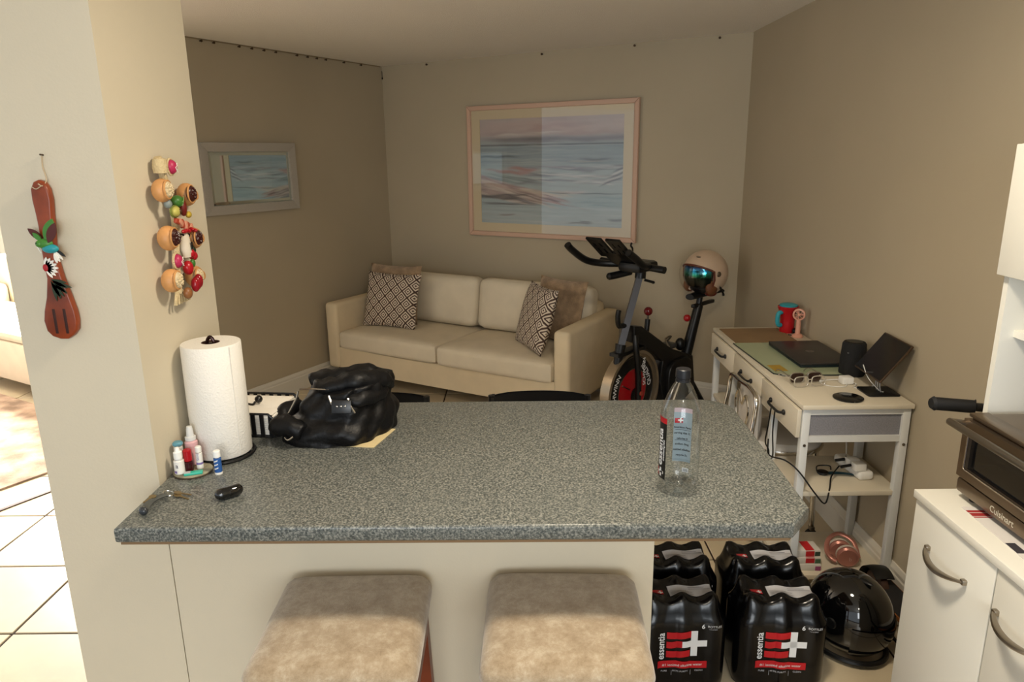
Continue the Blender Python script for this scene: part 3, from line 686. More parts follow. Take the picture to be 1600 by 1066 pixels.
# glasses: two pairs
def glasses(label, loc, rz, lens, fm):
    t = thing('eyeglasses', label, 'glasses', loc, rz, 'spectacles on the desk')
    for s in (-1, 1):
        o = [(s*.035+.028*math.copysign(abs(cos(a))**.55, cos(a)), .023+.021*math.copysign(abs(sin(a))**.6, sin(a))*(1 if sin(a) < 0 else .92)) for a in [2*pi*(k+.5)/24 for k in range(24)]]
        MB().tube([(x, 0, z) for x, z in o], .0021, 6, closed=True).build('rim', fm, t)
        MB().prism(o, -.0006, .0006, 'Y').build('lens', lens, t, smooth=False)
        MB().tube(smoothpath([(s*.063, 0, .03), (s*.066, .01, .03), (s*.064, .10, .028), (s*.06, .13, .008)], 4), .0019, 6).build('temple', fm, t)
    MB().tube([(-.011, 0, .027), (0, -.001, .031), (.011, 0, .027)], .002, 6).build('bridge', fm, t)
    return t
M_CLR = mat('clear_frame', '#b9b09f', .2, .2); M_LENSC = M_GLASS
glasses('clear framed spectacles in front on the desk', (1.128, 2.625, ZD+.001), radians(8), M_LENSC, M_CLR)
glasses('brown tinted sunglasses behind the clear spectacles', (1.132, 2.675, ZD+.0012), radians(6), mat('brown_lens', '#2c1912', .1), mat('bronze_frame', '#8b8373', .3, .5))
ch = thing('phone_charger', 'white plug charger with a coiled white cable', 'charger', (1.285, 2.665, ZD), radians(6))
M_WP = mat('white_plastic', '#e8e6e0', .35)
MB().bb((-.022, -.018, .001), (.022, .018, .030), .004).build('plug', M_WP, ch)
MB().bb((.0, -.0185, .004), (.021, -.018, .026)).build('plug_face', mat('plug_white', '#f2f0ea', .3), ch, smooth=False)
cp = [(.0, -.01, .004), (-.03, -.045, .003), (-.08, -.03, .003), (-.095, .01, .003), (-.06, .04, .003), (.0, .03, .006), (.03, -.02, .004), (.0, -.06, .003), (.04, -.082, .003), (.075, -.062, .004)]
MB().tube(smoothpath(cp, 7), .0019, 6).build('cable', M_WP, ch)
MB().box((.078, -.06, .005), (.014, .008, .006), .001, rz=.3).build('connector', M_WP, ch); MB().box((-.085, .03, .006), (.02, .010, .008), .001, rz=.2).build('connector', M_WP, ch)
sp = thing('smart_speaker', 'black cylindrical speaker behind the tablet', 'speaker', (1.362, 2.785, ZD))
MB().lathe([(.0005, 0), (.046, 0), (.05, .008), (.049, .06), (.045, .128), (.040, .136), (.0005, .138)], 32).build('body', mat('black_mesh_fabric', '#131314', .85, bump=.3, bscale=700), sp)
MB().lathe([(.0005, .1385), (.030, .1385), (.031, .1375)], 24).build('top_disc', M_BLACK, sp)
MB().ell((-.036, -.03, .098), (.004, .004, .003), 8, 6).build('button', mat('grey_button', '#555', .4) if False else mat('grey_button', '#555555', .4), sp)
tb = thing('tablet_stand', 'black tablet tilted back on a square black stand', 'tablet', (1.355, 2.555, ZD), 0)
MB().prism(rrect(-.058, -.055, .062, .055, .012), 0.0006, .006, bev=.001).build('stand_base', M_BLACK, tb)
tl = Matrix.Translation((-.040, 0, .066)) @ Matrix.Rotation(radians(-2), 4, 'Z') @ Matrix.Rotation(radians(37), 4, 'Y')
sl = MB().bb((-.004, -.092, 0), (.004, .122, .17), .003).xf(tl).build('tablet_body', mat('bronze_tablet_edge', '#5c4a3a', .35, .7), tb)
MB().bb((-.0048, -.088, .005), (-.0041, .118, .165)).xf(tl).build('screen', mat('dark_screen', '#090909', .08, spec=.7), sl, smooth=False)
for y in (-.016, .0, .014): MB().tube(smoothpath([(.004, y, .006), (.0, y+.006, .035), (.012, y+.004, .07), (.03, y, .1)], 4), .003, 6).build('stand_wire', M_STEEL, tb)
MB().tube(smoothpath([(-.05, .03, .1), (-.03, .02, .05), (.0, -.01, .012), (.012, -.02, .008)], 4), .0018, 6).build('charging_lead', M_WP, tb)
ds = thing('wireless_pad', 'round black wireless charging pad on the desk', 'charging pad', (1.215, 2.488, ZD))
MB().lathe([(.0005, 0), (.05, 0), (.053, .003), (.053, .006), (.049, .008), (.0005, .008)], 36).build('puck', mat('black_glass', '#0a0a0b', .18, spec=.6), ds)
MB().ell((.0, -.0525, .0045), (.003, .001, .0015), 8, 6).build('indicator', M_STEEL, ds)
cb2 = tag(MB().tube(smoothpath([(1.0, 2.655, .69), (.995, 2.66, .60), (1.0, 2.69, .52), (1.02, 2.70, .48), (1.01, 2.66, .46), (1.0, 2.6, .5), (.992, 2.60, .60), (.998, 2.61, .69)], 6), .0028, 6).build('looped_charging_cable', M_BLACK), 'thin black cable looped over the nearest drawer handle', 'cable')
# ---------------------------------------------------------------- vanity chair under the desk
vc = thing('vanity_chair', 'white round vanity chair with chrome heart back and casters', 'chair', (1.15, 2.95, 0), 0)
softprof = [(.0005, .475), (.12, .472), (.165, .462), (.178, .445), (.178, .43), (.0005, .43)]
MB().lathe(softprof, 36).build('seat', mat('white_vinyl', '#cfc8bd', .35, spec=.5), vc)
MB().lathe([(.176, .418), (.186, .42), (.188, .43), (.186, .438), (.176, .438)], 36, close=True).build('seat_ring', M_CHROME, vc)
for k, (dx, dy) in enumerate(((-1, -1), (1, -1), (-1, 1), (1, 1))):
    lg = MB().tube(smoothpath([(dx*.12, dy*.12, .42), (dx*.125, dy*.125, .2), (dx*.13, dy*.13, .07)], 4), .011, 10).build('leg', M_CHROME, vc)
    MB().lathe([(.0005, -.011), (.02, -.011), (.026, -.008), (.026, .008), (.02, .011), (.0005, .011)], 18, c=(dx*.13, dy*.13, .027), axis='Y').build('caster', M_BLACK, lg)
    MB().box((dx*.13, dy*.13, .06), (.02, .03, .02), .004).build('caster_fork', M_STEEL, lg)
MB().tube([(.12*cos(a), .12*sin(a), .22) for a in [2*pi*k/24 for k in range(24)]], .006, 8, closed=True).build('foot_ring', M_CHROME, vc)
bx_ = -.178
pk = [(bx_+.06, -.20, .42), (bx_-.01, -.215, .50), (bx_-.005, -.21, .60), (bx_, -.20, .68), (bx_, -.12, .702), (bx_, 0, .692), (bx_, .1, .69), (bx_, .145, .67), (bx_-.005, .15, .6), (bx_-.01, .155, .5), (bx_+.06, .15, .42)]
MB().tube(smoothpath(pk, 6), .010, 10).build('back_frame', M_CHROME, vc)
for s in (-1, 1):
    pk = [(bx_, -.03, .44), (bx_, -.03+s*.06, .52), (bx_, -.03+s*.085, .60), (bx_, -.03+s*.045, .65), (bx_, -.03, .6)]
    MB().tube(smoothpath(pk, 6), .006, 8).build('back_scroll', M_CHROME, vc)
b = cushion(.12, .10, .03, seed=4); b.xf(Matrix.Translation((bx_+.035, -.03, .575)) @ Matrix.Rotation(radians(90), 4, 'Z')); b.build('back_pad', mat('white_vinyl', '#cfc8bd', .35), vc)
# ---------------------------------------------------------------- shelf contents
ZS = .425
ps = thing('power_strip', 'white surge protector leaning on the desk shelf', 'power strip', (1.33, 2.58, ZS), radians(96))
b = MB().bb((-.06, -.03, 0), (.13, .03, .035), .012, seg=3); b.xf(Matrix.Rotation(radians(0), 4, 'Y')); b.build('housing', M_WP, ps)
MB().bb((.115, -.026, .004), (.128, .026, .031), .006).build('end_cap', mat('cream_plastic', '#d8d2c2', .4), ps)
for k, x in enumerate((-.035, .01)): MB().bb((x-.018, .0, .0355), (x+.018, .045, .066), .004).build('plug_adapter', M_WP, ps)
MB().bb((.05, -.01, .0352), (.07, .005, .037)).build('socket', M_BLACK, ps, smooth=False); MB().ell((.09, .0, .036), (.004, .004, .002), 8, 6).build('socket', M_BLACK, ps)
MB().tube([(-.02, .045, .05), (-.02, .085, .045)], .006, 8).build('cable_plug', M_BLACK, ps); MB().tube([(.025, .045, .055), (.03, .08, .05)], .006, 8).build('cable_plug', M_BLACK, ps)
MB().tube(smoothpath([(.12, -.02, .03), (.2, -.06, .09), (.24, -.06, .16), (.30, -.04, .20)], 6), .003, 6).build('cable', M_WP, ps)
cbk = tag(MB().tube(smoothpath([(1.245, 2.56, ZS+.045), (1.20, 2.52, ZS+.02), (1.165, 2.45, ZS+.004), (1.13, 2.40, ZS-.03), (1.09, 2.40, ZS+.01), (1.03, 2.415, ZS+.09), (.99, 2.45, ZS+.12), (.97, 2.56, .52), (.985, 2.62, .56)], 7), .003, 6).build('usb_cable', M_BLACK), 'black charging cable drooping over the desk shelf edge', 'cable')
wt = thing('smart_watch', 'black smartwatch with a teal strap on the desk shelf', 'watch', (1.195, 2.585, ZS), radians(20))
MB().lathe([(.0005, .002), (.019, .002), (.022, .006), (.021, .011), (.0005, .012)], 20).build('case', M_BLACK, wt)
b = MB().grid(lambda u_, v_: (.012+.10*u_*.9, -.01-.055*u_+(.02*v_-.01), .008+.004*sin(pi*u_)), 10, 3); b.grid(lambda u_, v_: (.012+.10*u_*.9, -.01-.055*u_+(.02*v_-.01), .0055+.004*sin(pi*u_)), 10, 3); b.build('strap', mat('teal_strap', '#1f4a58', .6), wt)
MB().tube(smoothpath([(-.01, .02, .006), (.02, .05, .01), (.06, .03, .012), (.05, .01, .006)], 5), .0025, 6).build('cord', M_BLACK, wt)
ZL = .075
hpn = thing('headphones', 'folded rose-gold wireless headphones on the lowest desk shelf', 'headphones', (1.29, 2.515, ZL), radians(-14))
M_ROSE = mat('rose_gold', '#b97f72', .32, .45); M_CUSH = mat('pale_cushion', '#c9bcae', .7)
for k, (y, x) in enumerate(((-.02, .0), (.028, -.02))):
    MB().lathe([(.0005, -.016), (.034, -.016), (.041, -.010), (.041, .0)], 28, c=(x, y, .043), axis='Y').build('ear_cup', M_ROSE, hpn)
    MB().lathe([(.018, .002), (.03, .0), (.041, .003), (.042, .012), (.034, .018), (.02, .014)], 28, c=(x, y, .043), axis='Y', close=True).build('ear_pad', M_CUSH, hpn)
tx = text_mb('b', .022); tx.xf(frame(.008, -.0365, .038, (1, 0, 0), (0, 0, 1))); tx.build('ear_mark', mat('pale_rose', '#d5a99c', .4), hpn, smooth=False)
pk = [(.045, .0, .03), (.03, .05, .07), (-.02, .075, .085), (-.06, .05, .07), (-.072, .01, .045), (-.06, -.02, .03), (-.04, -.03, .022)]
MB().tube(smoothpath(pk, 6), .009, 10, flat=.55).build('headband', M_ROSE, hpn)
M_RB = mat('red_box_print', '#c3272b', .5); M_BX = mat('white_box_card', '#d9d5cd', .6)
for k, (x, y, z, lab) in enumerate(((1.115, 2.50, 0, 'lowest white medicine box on the bottom desk shelf'), (1.113, 2.505, .027, 'red and white medicine box in the middle of the stack on the bottom shelf'), (1.111, 2.51, .054, 'topmost red and white medicine box on the bottom desk shelf'))):
    t = thing('medicine_box', lab, 'box', (x, y, ZL+z), radians(-4+3*k), 'medicine boxes on the bottom desk shelf')
    MB().bb((-.058, -.035, 0.0004), (.058, .035, .0265), .001).build('carton', M_BX, t)
    if k: MB().bb((.0, -.0356, .003), (.034, -.035, .024)).build('printed_panel', M_RB, t, smooth=False); MB().bb((.0, -.034, .0266), (.034, .034, .0268)).build('printed_top', M_RB, t, smooth=False)
    MB().bb((.036, -.0356, .002), (.057, -.0351, .02)).build('printed_panel', mat(('magenta_print', 'green_print', 'dark_green_print')[k], ('#9c4a78', '#4c6a4e', '#3a4c3e')[k], .5), t, smooth=False)
    MB().bb((.0581, -.03, .004), (.0586, .03, .022)).build('end_print', mat(('magenta_print', 'green_print', 'dark_green_print')[k], '#333', .5), t, smooth=False)
# ---------------------------------------------------------------- water packs
M_FILM = mat('black_shrink_film', '#050506', .2, spec=.42)
M_LRED = mat('logo_red', '#b5121d', .4); M_LWH = mat('logo_white', '#dfe0e0', .4); M_LGR = mat('label_grey', '#b9b9bd', .5); M_LTX = mat('label_text', '#54545a', .6)
PWX, PWY, PHT = .124, .083, .278
BC = [(x, y) for x in (-.082, 0, .082) for y in (-.0415, .0415)]
def pk_out(x):                                 # scalloped half depth of the film at x
    d = min(abs(x-c) for c in (-.082, 0, .082)); return .0
def pk_depth(x, z=.1):
    xa = max(-.1235, min(.1235, x)); m = 0
    for c in (-.082, 0, .082):
        q = .0405**2-(xa-c)**2
        if q > 0: m = max(m, .0415+sqrt(q))
    flat = .0775 if abs(xa) < .09 else .0415+sqrt(max(0, .041**2-(abs(xa)-.082)**2))
    return max(m, flat)
def pk_h(x, y):
    d = min(hypot(x-a, y-b_) for a, b_ in BC)
    g = math.exp(-(d/.023)**2)
    edge = max(0, abs(x)-.092)*1.5+max(0, abs(y)-.055)*1.3
    return .254+.019*g-edge*(1-.5*g)
def make_pack():
    t = thing('water_pack', 'x', 'bottle pack', group='black six-bottle water packs')
    b = MB(); N = 96; outl = []
    for i in range(N):
        a = 2*pi*i/N; ca, sa = cos(a), sin(a)
        lo, hi = 0, .2
        for _ in range(24):
            m_ = (lo+hi)/2; x, y = m_*ca, m_*sa
            ins = abs(x) <= .1225 and abs(y) <= pk_depth(x)
            if ins: lo = m_
            else: hi = m_
        outl.append((lo*ca, lo*sa))
    lev = [(0, .93), (.006, .985), (.03, 1.0), (.12, 1.0), (.19, 1.0), (.205, .985)]
    vs = [(x*s, y*s, z) for z, s in lev for x, y in outl]
    fs = [(k*N+i, k*N+(i+1) % N, (k+1)*N+(i+1) % N, (k+1)*N+i) for k in range(len(lev)-1) for i in range(N)]
    R = 16; base = len(vs)
    for r in range(1, R+1):
        s = .985*(1-r/R)+.0001
        for x, y in outl:
            X, Y = x*s, y*s; e = min(1, r/3); vs.append((X, Y, .205*(1-e)+pk_h(X, Y)*e if r < 3 else pk_h(X, Y)))
    for r in range(R):
        p = (len(lev)-1)*N if r == 0 else base+(r-1)*N; q = base+r*N
        fs += [(p+i, p+(i+1) % N, q+(i+1) % N, q+i) for i in range(N)]
    fs.append(tuple(range(N))[::-1])
    b.add(vs, fs); b.build('wrapped_bottles', M_FILM, t, ang=60)
    def front(x, z): return -pk_depth(x)-.0012
    def put(mb, ox, oz, name, m, rot=0, par=None):
        def fn(x, y, z):
            X = ox+x*cos(rot)-y*sin(rot); Z = oz+x*sin(rot)+y*cos(rot); return (X, front(X, Z), Z)
        return mb.mapv(fn).build(name, m, par or t, smooth=False, fix=False)
    def strip(pts_top, pts_bot):
        b = MB(); n = len(pts_top); b.add([(x, y, 0) for x, y in pts_top]+[(x, y, 0) for x, y in pts_bot], [(n+i, n+i+1, i+1, i) for i in range(n-1)]); return b
    def bar(x0, x1, y0, y1, wv=.0, n=44):
        xs = [x0+(x1-x0)*i/n for i in range(n+1)]; f = lambda x: wv*sin((x-x0)/(x1-x0)*5.2)
        return strip([(x, y1+f(x)) for x in xs], [(x, y0+f(x)) for x in xs])
    lz = .141; ox = .012
    for k, (a, c) in enumerate(((-.058, .008), (-.058, -.016), (-.058, .006))): put(bar(a, c, .018-.029*k, .038-.029*k, -.002), ox, lz, 'logo_bar', M_LRED)
    put(bar(.008, .026, -.038, .040), ox, lz, 'logo_cross', M_LWH); put(bar(-.016, .052, -.009, .010), ox, lz+.0001, 'logo_cross', M_LWH)
    put(text_mb('essentia', .026, bold=.0004), -.060, lz-.006, 'brand_text', M_LWH, rot=pi/2)
    bn = put(bar(-.074, .060, -.014, .008, .002), ox-.006, .080, 'banner', M_LRED)
    tb_ = text_mb('#1 ionized alkaline water', .0108); tb_.mapv(lambda x, y, z: (x-.001, y+.0765, 0)); tb_.mapv(lambda x, y, z: (x, front(x, y)-.0011, y)); tb_.build('banner_text', M_LWH, bn, smooth=False, fix=False)
    put(text_mb('6', .018, bold=.0005), .052, .193, 'count_text', M_LWH); put(text_mb('BOTTLES', .0092), .082, .194, 'count_text', M_LWH); put(text_mb('1.5 LITERS', .005), .078, .186, 'count_text', M_LGR)
    for x, s1 in ((-.05, 'PURE'), (-.006, '99.9% PURITY'), (.045, 'CLEAN')): put(text_mb(s1, .0072), x, .057, 'small_text', M_LGR)
    for x in (-.03, .022): put(bar(x, x+.0007, -.010, .005, n=1), 0, .054, 'divider', M_LGR)
    # nutrition label draped on top
    lb = MB(); lb.grid(lambda u_, v_: (-.03+.12*u_, -.034+.05*v_, 0), 26, 12); lb.mapv(lambda x, y, z: (x, y, pk_h(x, y)+.0012)); nl = lb.build('nutrition_label', M_LGR, t, fix=False)
    for k in range(6): 
        lb = MB(); lb.grid(lambda u_, v_: (-.025+(.045 if k % 2 else .06)*u_+(.052 if k > 3 else 0), -.028+.007*k+.0015*v_, 0), 10, 2); lb.mapv(lambda x, y, z: (x, y, pk_h(x, y)+.0018)); lb.build('label_line', M_LTX, nl, smooth=False, fix=False)
    lb = MB(); lb.grid(lambda u_, v_: (-.075+.03*u_, -.02+.02*v_, 0), 8, 6); lb.mapv(lambda x, y, z: (x, y, pk_h(x, y)+.0012)); q = lb.build('top_logo', M_LRED, t, fix=False)
    for (ax, ay, bx2, by2) in ((-.060, -.014, -.046, -.010), (-.055, -.019, -.051, -.004)):
        lb = MB(); lb.grid(lambda u_, v_: (ax+(bx2-ax)*u_, ay+(by2-ay)*v_, 0), 4, 3); lb.mapv(lambda x, y, z: (x, y, pk_h(x, y)+.002)); lb.build('top_logo_cross', M_LWH, q, smooth=False, fix=False)
    return t
wp = make_pack()
wp.location = (.512, 2.02, 0); wp.rotation_euler = (0, 0, radians(1)); wp.scale = (1.155,)*3; wp['label'] = 'black water bottle pack nearest the half wall, front row'
dup(wp, (.826, 2.012, 0), radians(-4), 'black water bottle pack beside the glossy black helmet, front row')
dup(wp, (.54, 2.232, 0), radians(2), 'black water bottle pack by the half wall, back row')
dup(wp, (.845, 2.225, 0), radians(-2), 'black water bottle pack beside the medicine boxes, back row')
# ---------------------------------------------------------------- black helmet on the floor
M_GLOSS = mat('gloss_black_shell', '#060607', .07, spec=.6, coat=.6)
bh = thing('black_helmet', 'glossy black motorcycle helmet lying on the tile floor', 'helmet', (1.125, 2.13, 0), radians(-60)); bh.scale = (.93, .93, .95)
def shell(rx, ry, rz_, z0, thk, hole, nu=48, nv=26, cz=0):
    b = MB()
    def pt_(i, j, k): a = 2*pi*i/nu; t = -pi/2*.98+pi*.98*j/nv; c = 1-k; return ((rx-thk*k)*cos(a)*cos(t), (ry-thk*k)*sin(a)*cos(t), cz+(rz_-thk*k)*sin(t))
    keep = {}
    for j in range(nv):
        for i in range(nu):
            a = (i+.5)/nu*360; a = a-360 if a > 180 else a; t = (-90*.98+180*.98*(j+.5)/nv); keep[i, j] = not hole(a, t)
    vs = []; idx = {}
    def vid(i, j, k):
        key = (i % nu, j, k)
        if key not in idx: idx[key] = len(vs); vs.append(pt_(*key))
        return idx[key]
    fs = []
    for (i, j), kp in keep.items():
        if not kp: continue
        fs.append((vid(i, j, 0), vid(i+1, j, 0), vid(i+1, j+1, 0), vid(i, j+1, 0)))
        fs.append((vid(i, j, 1), vid(i, j+1, 1), vid(i+1, j+1, 1), vid(i+1, j, 1)))
        for (di, dj, p, q) in ((-1, 0, (i, j), (i, j+1)), (1, 0, (i+1, j), (i+1, j+1)), (0, -1, (i, j), (i+1, j)), (0, 1, (i, j+1), (i+1, j+1))):
            n = ((i+di) % nu, j+dj)
            if n in keep and not keep[n]: fs.append((vid(*p, 0), vid(*q, 0), vid(*q, 1), vid(*p, 1)))
    return b.add(vs, fs)
shell(.155, .132, .15, 0, .012, lambda a, t: t < -62 or (abs(a) < 50 and -52 < t < 2), cz=.142).build('shell', M_GLOSS, bh)
b = MB()
def vis(u_, v_):
    a = radians(-56+112*u_); t = radians(-48+54*v_); k = 1.035; return (.155*k*cos(a)*cos(t), .132*k*sin(a)*cos(t), .142+.15*k*sin(t))
b.grid(vis, 24, 12); b.build('visor', mat('smoked_visor', '#0c0c0e', .05, spec=.7), bh)
MB().tube([(.14*cos(a), .118*sin(a), .02) for a in [2*pi*k/36 for k in range(36)]], .010, 8, closed=True).build('rim', M_BLACK, bh)
for s in (-1, 1): MB().lathe([(.0005, 0), (.02, 0), (.018, .006), (.0005, .007)], 20).xf(frame(.02, s*.130, .15, (1, 0, 0), (0, 0, -s))).build('pivot', M_BLACK, bh)
MB().ell((.05, 0, .285), (.03, .012, .006), 12, 6).build('vent', M_BLACK, bh)
MB().tube(smoothpath([(.06, .10, .03), (.10, .14, .03), (.13, .17, .022), (.15, .20, .006)], 5), .006, 8, flat=.4).build('strap', M_BLACK, bh)
for k in range(7): MB().tube([(.15+.002*k, .195+.003*k, .005), (.165+.006*k, .225-.004*k, .004)], .0012, 4).build('strap_end', M_BLACK, bh)
MB().tube(smoothpath([(-.05, .12, .02), (.0, .16, .01), (.03, .19, .004)], 4), .005, 6).build('strap', M_BLACK, bh)
# ---------------------------------------------------------------- kick scooter by the wall
ks = thing('kick_scooter', 'black kick scooter with wood-edged deck parked between desk and cabinet', 'scooter', (1.345, 2.36, 0), 0)
M_GRIP = mat('grip_tape', '#1c1a1a', .9, bump=.4, bscale=500)
dkM = Matrix.Rotation(radians(4), 4, 'Z')
MB().prism([(-.06, -.0), (.045, -.0), (.045, -.60), (.01, -.66), (-.03, -.66), (-.06, -.60)], .083, .098).xf(dkM).build('deck', mat('deck_wood', '#8a4f1c', .5, var=.15, vscale=25), ks, smooth=False)
MB().prism([(-.056, -.004), (.041, -.004), (.041, -.60), (.008, -.655), (-.028, -.655), (-.056, -.60)], .098, .100).xf(dkM).build('grip_tape', M_GRIP, ks, smooth=False)
MB().bb((-.035, -.62, .06), (.03, -.06, .083)).xf(dkM).build('frame', M_BLACKM, ks, smooth=False)
MB().lathe([(.0005, -.016), (.05, -.016), (.066, -.012), (.068, 0), (.066, .012), (.05, .016), (.0005, .016)], 28, c=(-.005, .0, .068), axis='X').build('wheel', mat('brown_wheel', '#3a2317', .45), ks)
b = MB(); b.grid(lambda u_, v_: (-.005+(.034*(2*v_-1)), .083*cos(radians(-25+150*u_)), .068+.083*sin(radians(-25+150*u_))*(1-.06*(2*v_-1)**2)), 16, 7); b.grid(lambda u_, v_: (-.005+(.034*(2*v_-1)), .079*cos(radians(-25+150*u_)), .068+.079*sin(radians(-25+150*u_))*(1-.06*(2*v_-1)**2)), 16, 7); b.build('fender', M_BLACK, ks)
MB().lathe([(.0005, -.016), (.06, -.016), (.068, 0), (.06, .016), (.0005, .016)], 24, c=(-.10, -.71, .068), axis='X').build('wheel', mat('brown_wheel', '#3a2317', .45), ks)
MB().tube([(.0, -.62, .075), (-.08, -.68, .16), (-.118, -.70, .22), (-.125, -.70, 1.0)], .017, 12).build('stem', M_BLACKM, ks)
hbz = 1.03
MB().tube([(-.27, -.655, hbz), (-.12, -.70, hbz-.004), (.045, -.735, hbz-.012)], .011, 10).build('handlebar', M_BLACKM, ks)
MB().tube([(-.30, -.650, hbz), (-.292, -.650, hbz), (-.29, -.651, hbz), (-.205, -.672, hbz-.002), (-.203, -.673, hbz-.002)], [.013, .0185, .0165, .0165, .019], 14).build('grip', mat('black_rubber', '#121213', .7), ks)
MB().tube(smoothpath([(-.19, -.675, hbz), (-.185, -.70, hbz+.006), (-.13, -.71, hbz+.004)], 4), .006, 8).build('brake_lever', M_BLACKM, ks)
MB().tube(smoothpath([(-.06, -.12, .07), (-.075, -.20, .05), (-.06, -.3, .03), (-.07, -.42, .045)], 5), .006, 6).build('kickstand', M_BLACKM, ks)
# ---------------------------------------------------------------- exercise bike
bk = thing('exercise_bike', 'black stationary exercise bike with red flywheel', 'exercise bike', (.645, 3.851, 0), radians(-135))
M_BF = mat('black_bike_frame', '#0a0a0b', .4); M_GREY = mat('grey_post', '#4b4c52', .35, .3); M_BRED = mat('bike_red', '#9c1219', .3)
HZ = .35; WR = .205
def disc(r0, r1, y0, y1, n=48): return MB().lathe([(r0, y0), (r1, y0), (r1, y1), (r0, y1)], n, c=(0, 0, HZ), axis='Y', close=True)
wl2 = disc(.003, WR, -.012, .012).build('flywheel', M_BF, bk)
disc(.004, .128, .012, .0145).build('red_disc', M_BRED, wl2); disc(.004, .128, -.0145, -.012).build('red_disc', M_BRED, wl2)
for r in (.128, .198): disc(r, r+.005, .0118, .0150).build('silver_ring', M_STEEL, wl2)
for k in range(3):
    a = 2*pi*k/3+.5; MB().tube([(.03*cos(a), .016, HZ+.03*sin(a)), (.11*cos(a), .016, HZ+.11*sin(a))], .004, 5).build('silver_mark', M_STEEL, wl2)
MB().lathe([(.0005, .012), (.045, .012), (.045, .02), (.0005, .02)], 20, c=(-.03, 0, HZ-.03), axis='Y').build('crank_cover', M_BF, wl2)
disc(.222, .240, -.03, .03).build('rim_guard', mat('pale_steel_guard', '#a3927a', .3, .7), bk)
def ring_text(s, a_mid, r, size, inward):
    tb = text_mb(s, size, bold=.0008, sx=1.0)
    def fn(x, y, z):
        if not inward: a = radians(a_mid)-x/r; rr = r+y            # clockwise as seen, tops outward
        else: a = radians(a_mid)+x/r; rr = r-y
        return (-rr*cos(a), .0135, HZ+rr*sin(a))
    return tb.mapv(fn)
ring_text('SCHWINN', 170, .163, .042, False).build('wheel_lettering', M_LWH, wl2, smooth=False, fix=False)
ring_text('QUALITY', 30, .163, .042, True).build('wheel_lettering', M_LWH, wl2, smooth=False, fix=False)
for s in (-1, 1):
    fk = MB().tube(smoothpath([(.02, s*.035, .68), (.03, s*.05, .62), (.012, s*.055, .5), (0, s*.055, HZ), (0, s*.05, .12)], 5), .017, 10).build('fork', M_BF, bk)
    MB().lathe([(.0005, 0), (.013, 0), (.012, .008), (.0005, .01)], 16).xf(frame(0, s*.072, HZ, (1, 0, 0), (0, 0, -s))).build('axle_bolt', mat('rusty_red_bolt', '#8c3a2a', .4), fk)
    if s == 1:
        tx = text_mb('SCHWINN', .036, bold=.0006); tx.xf(frame(-.012, .074, .475, (-.10, 0, .99), (-.99, 0, -.10))); 
        tx = text_mb('SCHWINN', .034, bold=.0006); tx.xf(Matrix.Translation((-.024, .0735, .475)) @ frame(0, 0, 0, (.05, 0, .99), (.99, 0, -.05))); tx.build('fork_lettering', M_LWH, fk, smooth=False)
MB().tube([(.105, 0, .62), (.082, 0, .68), (-.06, 0, 1.01)], [.024, .026, .024], 4).build('front_post', M_GREY, bk)
MB().tube([(.13, 0, .53), (.10, 0, .64)], [.022, .03], 10).build('front_tube', M_BF, bk)
MB().bb((-.10, -.03, .58), (.16, .03, .60)).build('brake_shroud', M_BF, bk); 
MB().prism([(.03, .735), (-.05, .72), (-.36, .53), (-.60, .44), (-.64, .22), (-.50, .16), (-.30, .20), (-.25, .35), (-.27, .47), (-.08, .60), (.02, .64)], -.035, .035, 'Y', bev=.01).build('main_frame', M_BF, bk)
MB().prism(rrect(-.56, .20, -.30, .46, .09), -.055, .062, 'Y', bev=.01).build('belt_guard', M_BF, bk)
MB().tube([(-.59, 0, .35), (-.57, 0, .44), (-.69, 0, .735)], [.034, .034, .028], 10).build('seat_post', M_BF, bk)
MB().tube([(-.535, 0, .683), (-.575, 0, .665)], .008, 8).build('seat_knob_stem', M_STEEL, bk); MB().ell((-.53, .02, .685), (.022, .022, .022), 16, 10).build('seat_knob', M_BRED, bk)
MB().tube([(-.137, 0, .66), (-.147, 0, .74)], .015, 10).build('resistance_stem', M_BF, bk); MB().cyl((-.147, 0, .74), (-.148, 0, .765), .006, n=8).build('resistance_rod', M_STEEL, bk); MB().ell((-.149, 0, .785), (.025, .025, .025), 16, 10).build('resistance_knob', mat('dark_red_knob', '#5e1216', .2), bk)
MB().tube(smoothpath([(.05, 0, .735), (.10, 0, .745), (.125, 0, .75), (.135, 0, .80), (.125, 0, .835)], 4), .014, 8).build('weight_hook', M_BF, bk)
MB().tube([(-.60, 0, .30), (-.78, 0, .09), (-.80, 0, .045)], .022, 10).build('rear_strut', M_BF, bk); MB().tube([(-.80, -.25, .04), (-.80, .25, .04)], .03, 12).build('rear_foot', M_BF, bk)
MB().tube([(.0, -.25, .035), (.0, .25, .035)], .03, 12).build('front_foot', M_BF, bk); MB().tube([(0, 0, .05), (-.30, 0, .10), (-.60, 0, .22)], .025, 10).build('floor_beam', M_BF, bk)
for s in (-1, 1):
    cr = MB().tube([(-.40, s*.075, .33), (-.40+s*.10, s*.08, .33-s*.145)], .012, 8).build('crank', M_STEEL, bk)
    px_, pz_ = -.40+s*.10, .33-s*.145
    pd = MB().bb((px_-.045, s*.09, pz_-.01), (px_+.045, s*.09+s*.09, pz_+.01), .004).build('pedal', M_BF, cr)
MB().bb((-.50, -.10, .50), (-.41, -.02, .53), .006).build('toe_cage', mat('grey_pedal', '#3b3a38', .4), bk); MB().tube(smoothpath([(-.50, -.1, .52), (-.49, -.06, .565), (-.43, -.06, .56), (-.41, -.02, .52)], 4), .006, 6).build('toe_strap', M_STEEL, bk)
MB().ell((-.53, -.02, .515), (.03, .03, .04), 14, 8).build('bottle_cage', M_BF, bk)
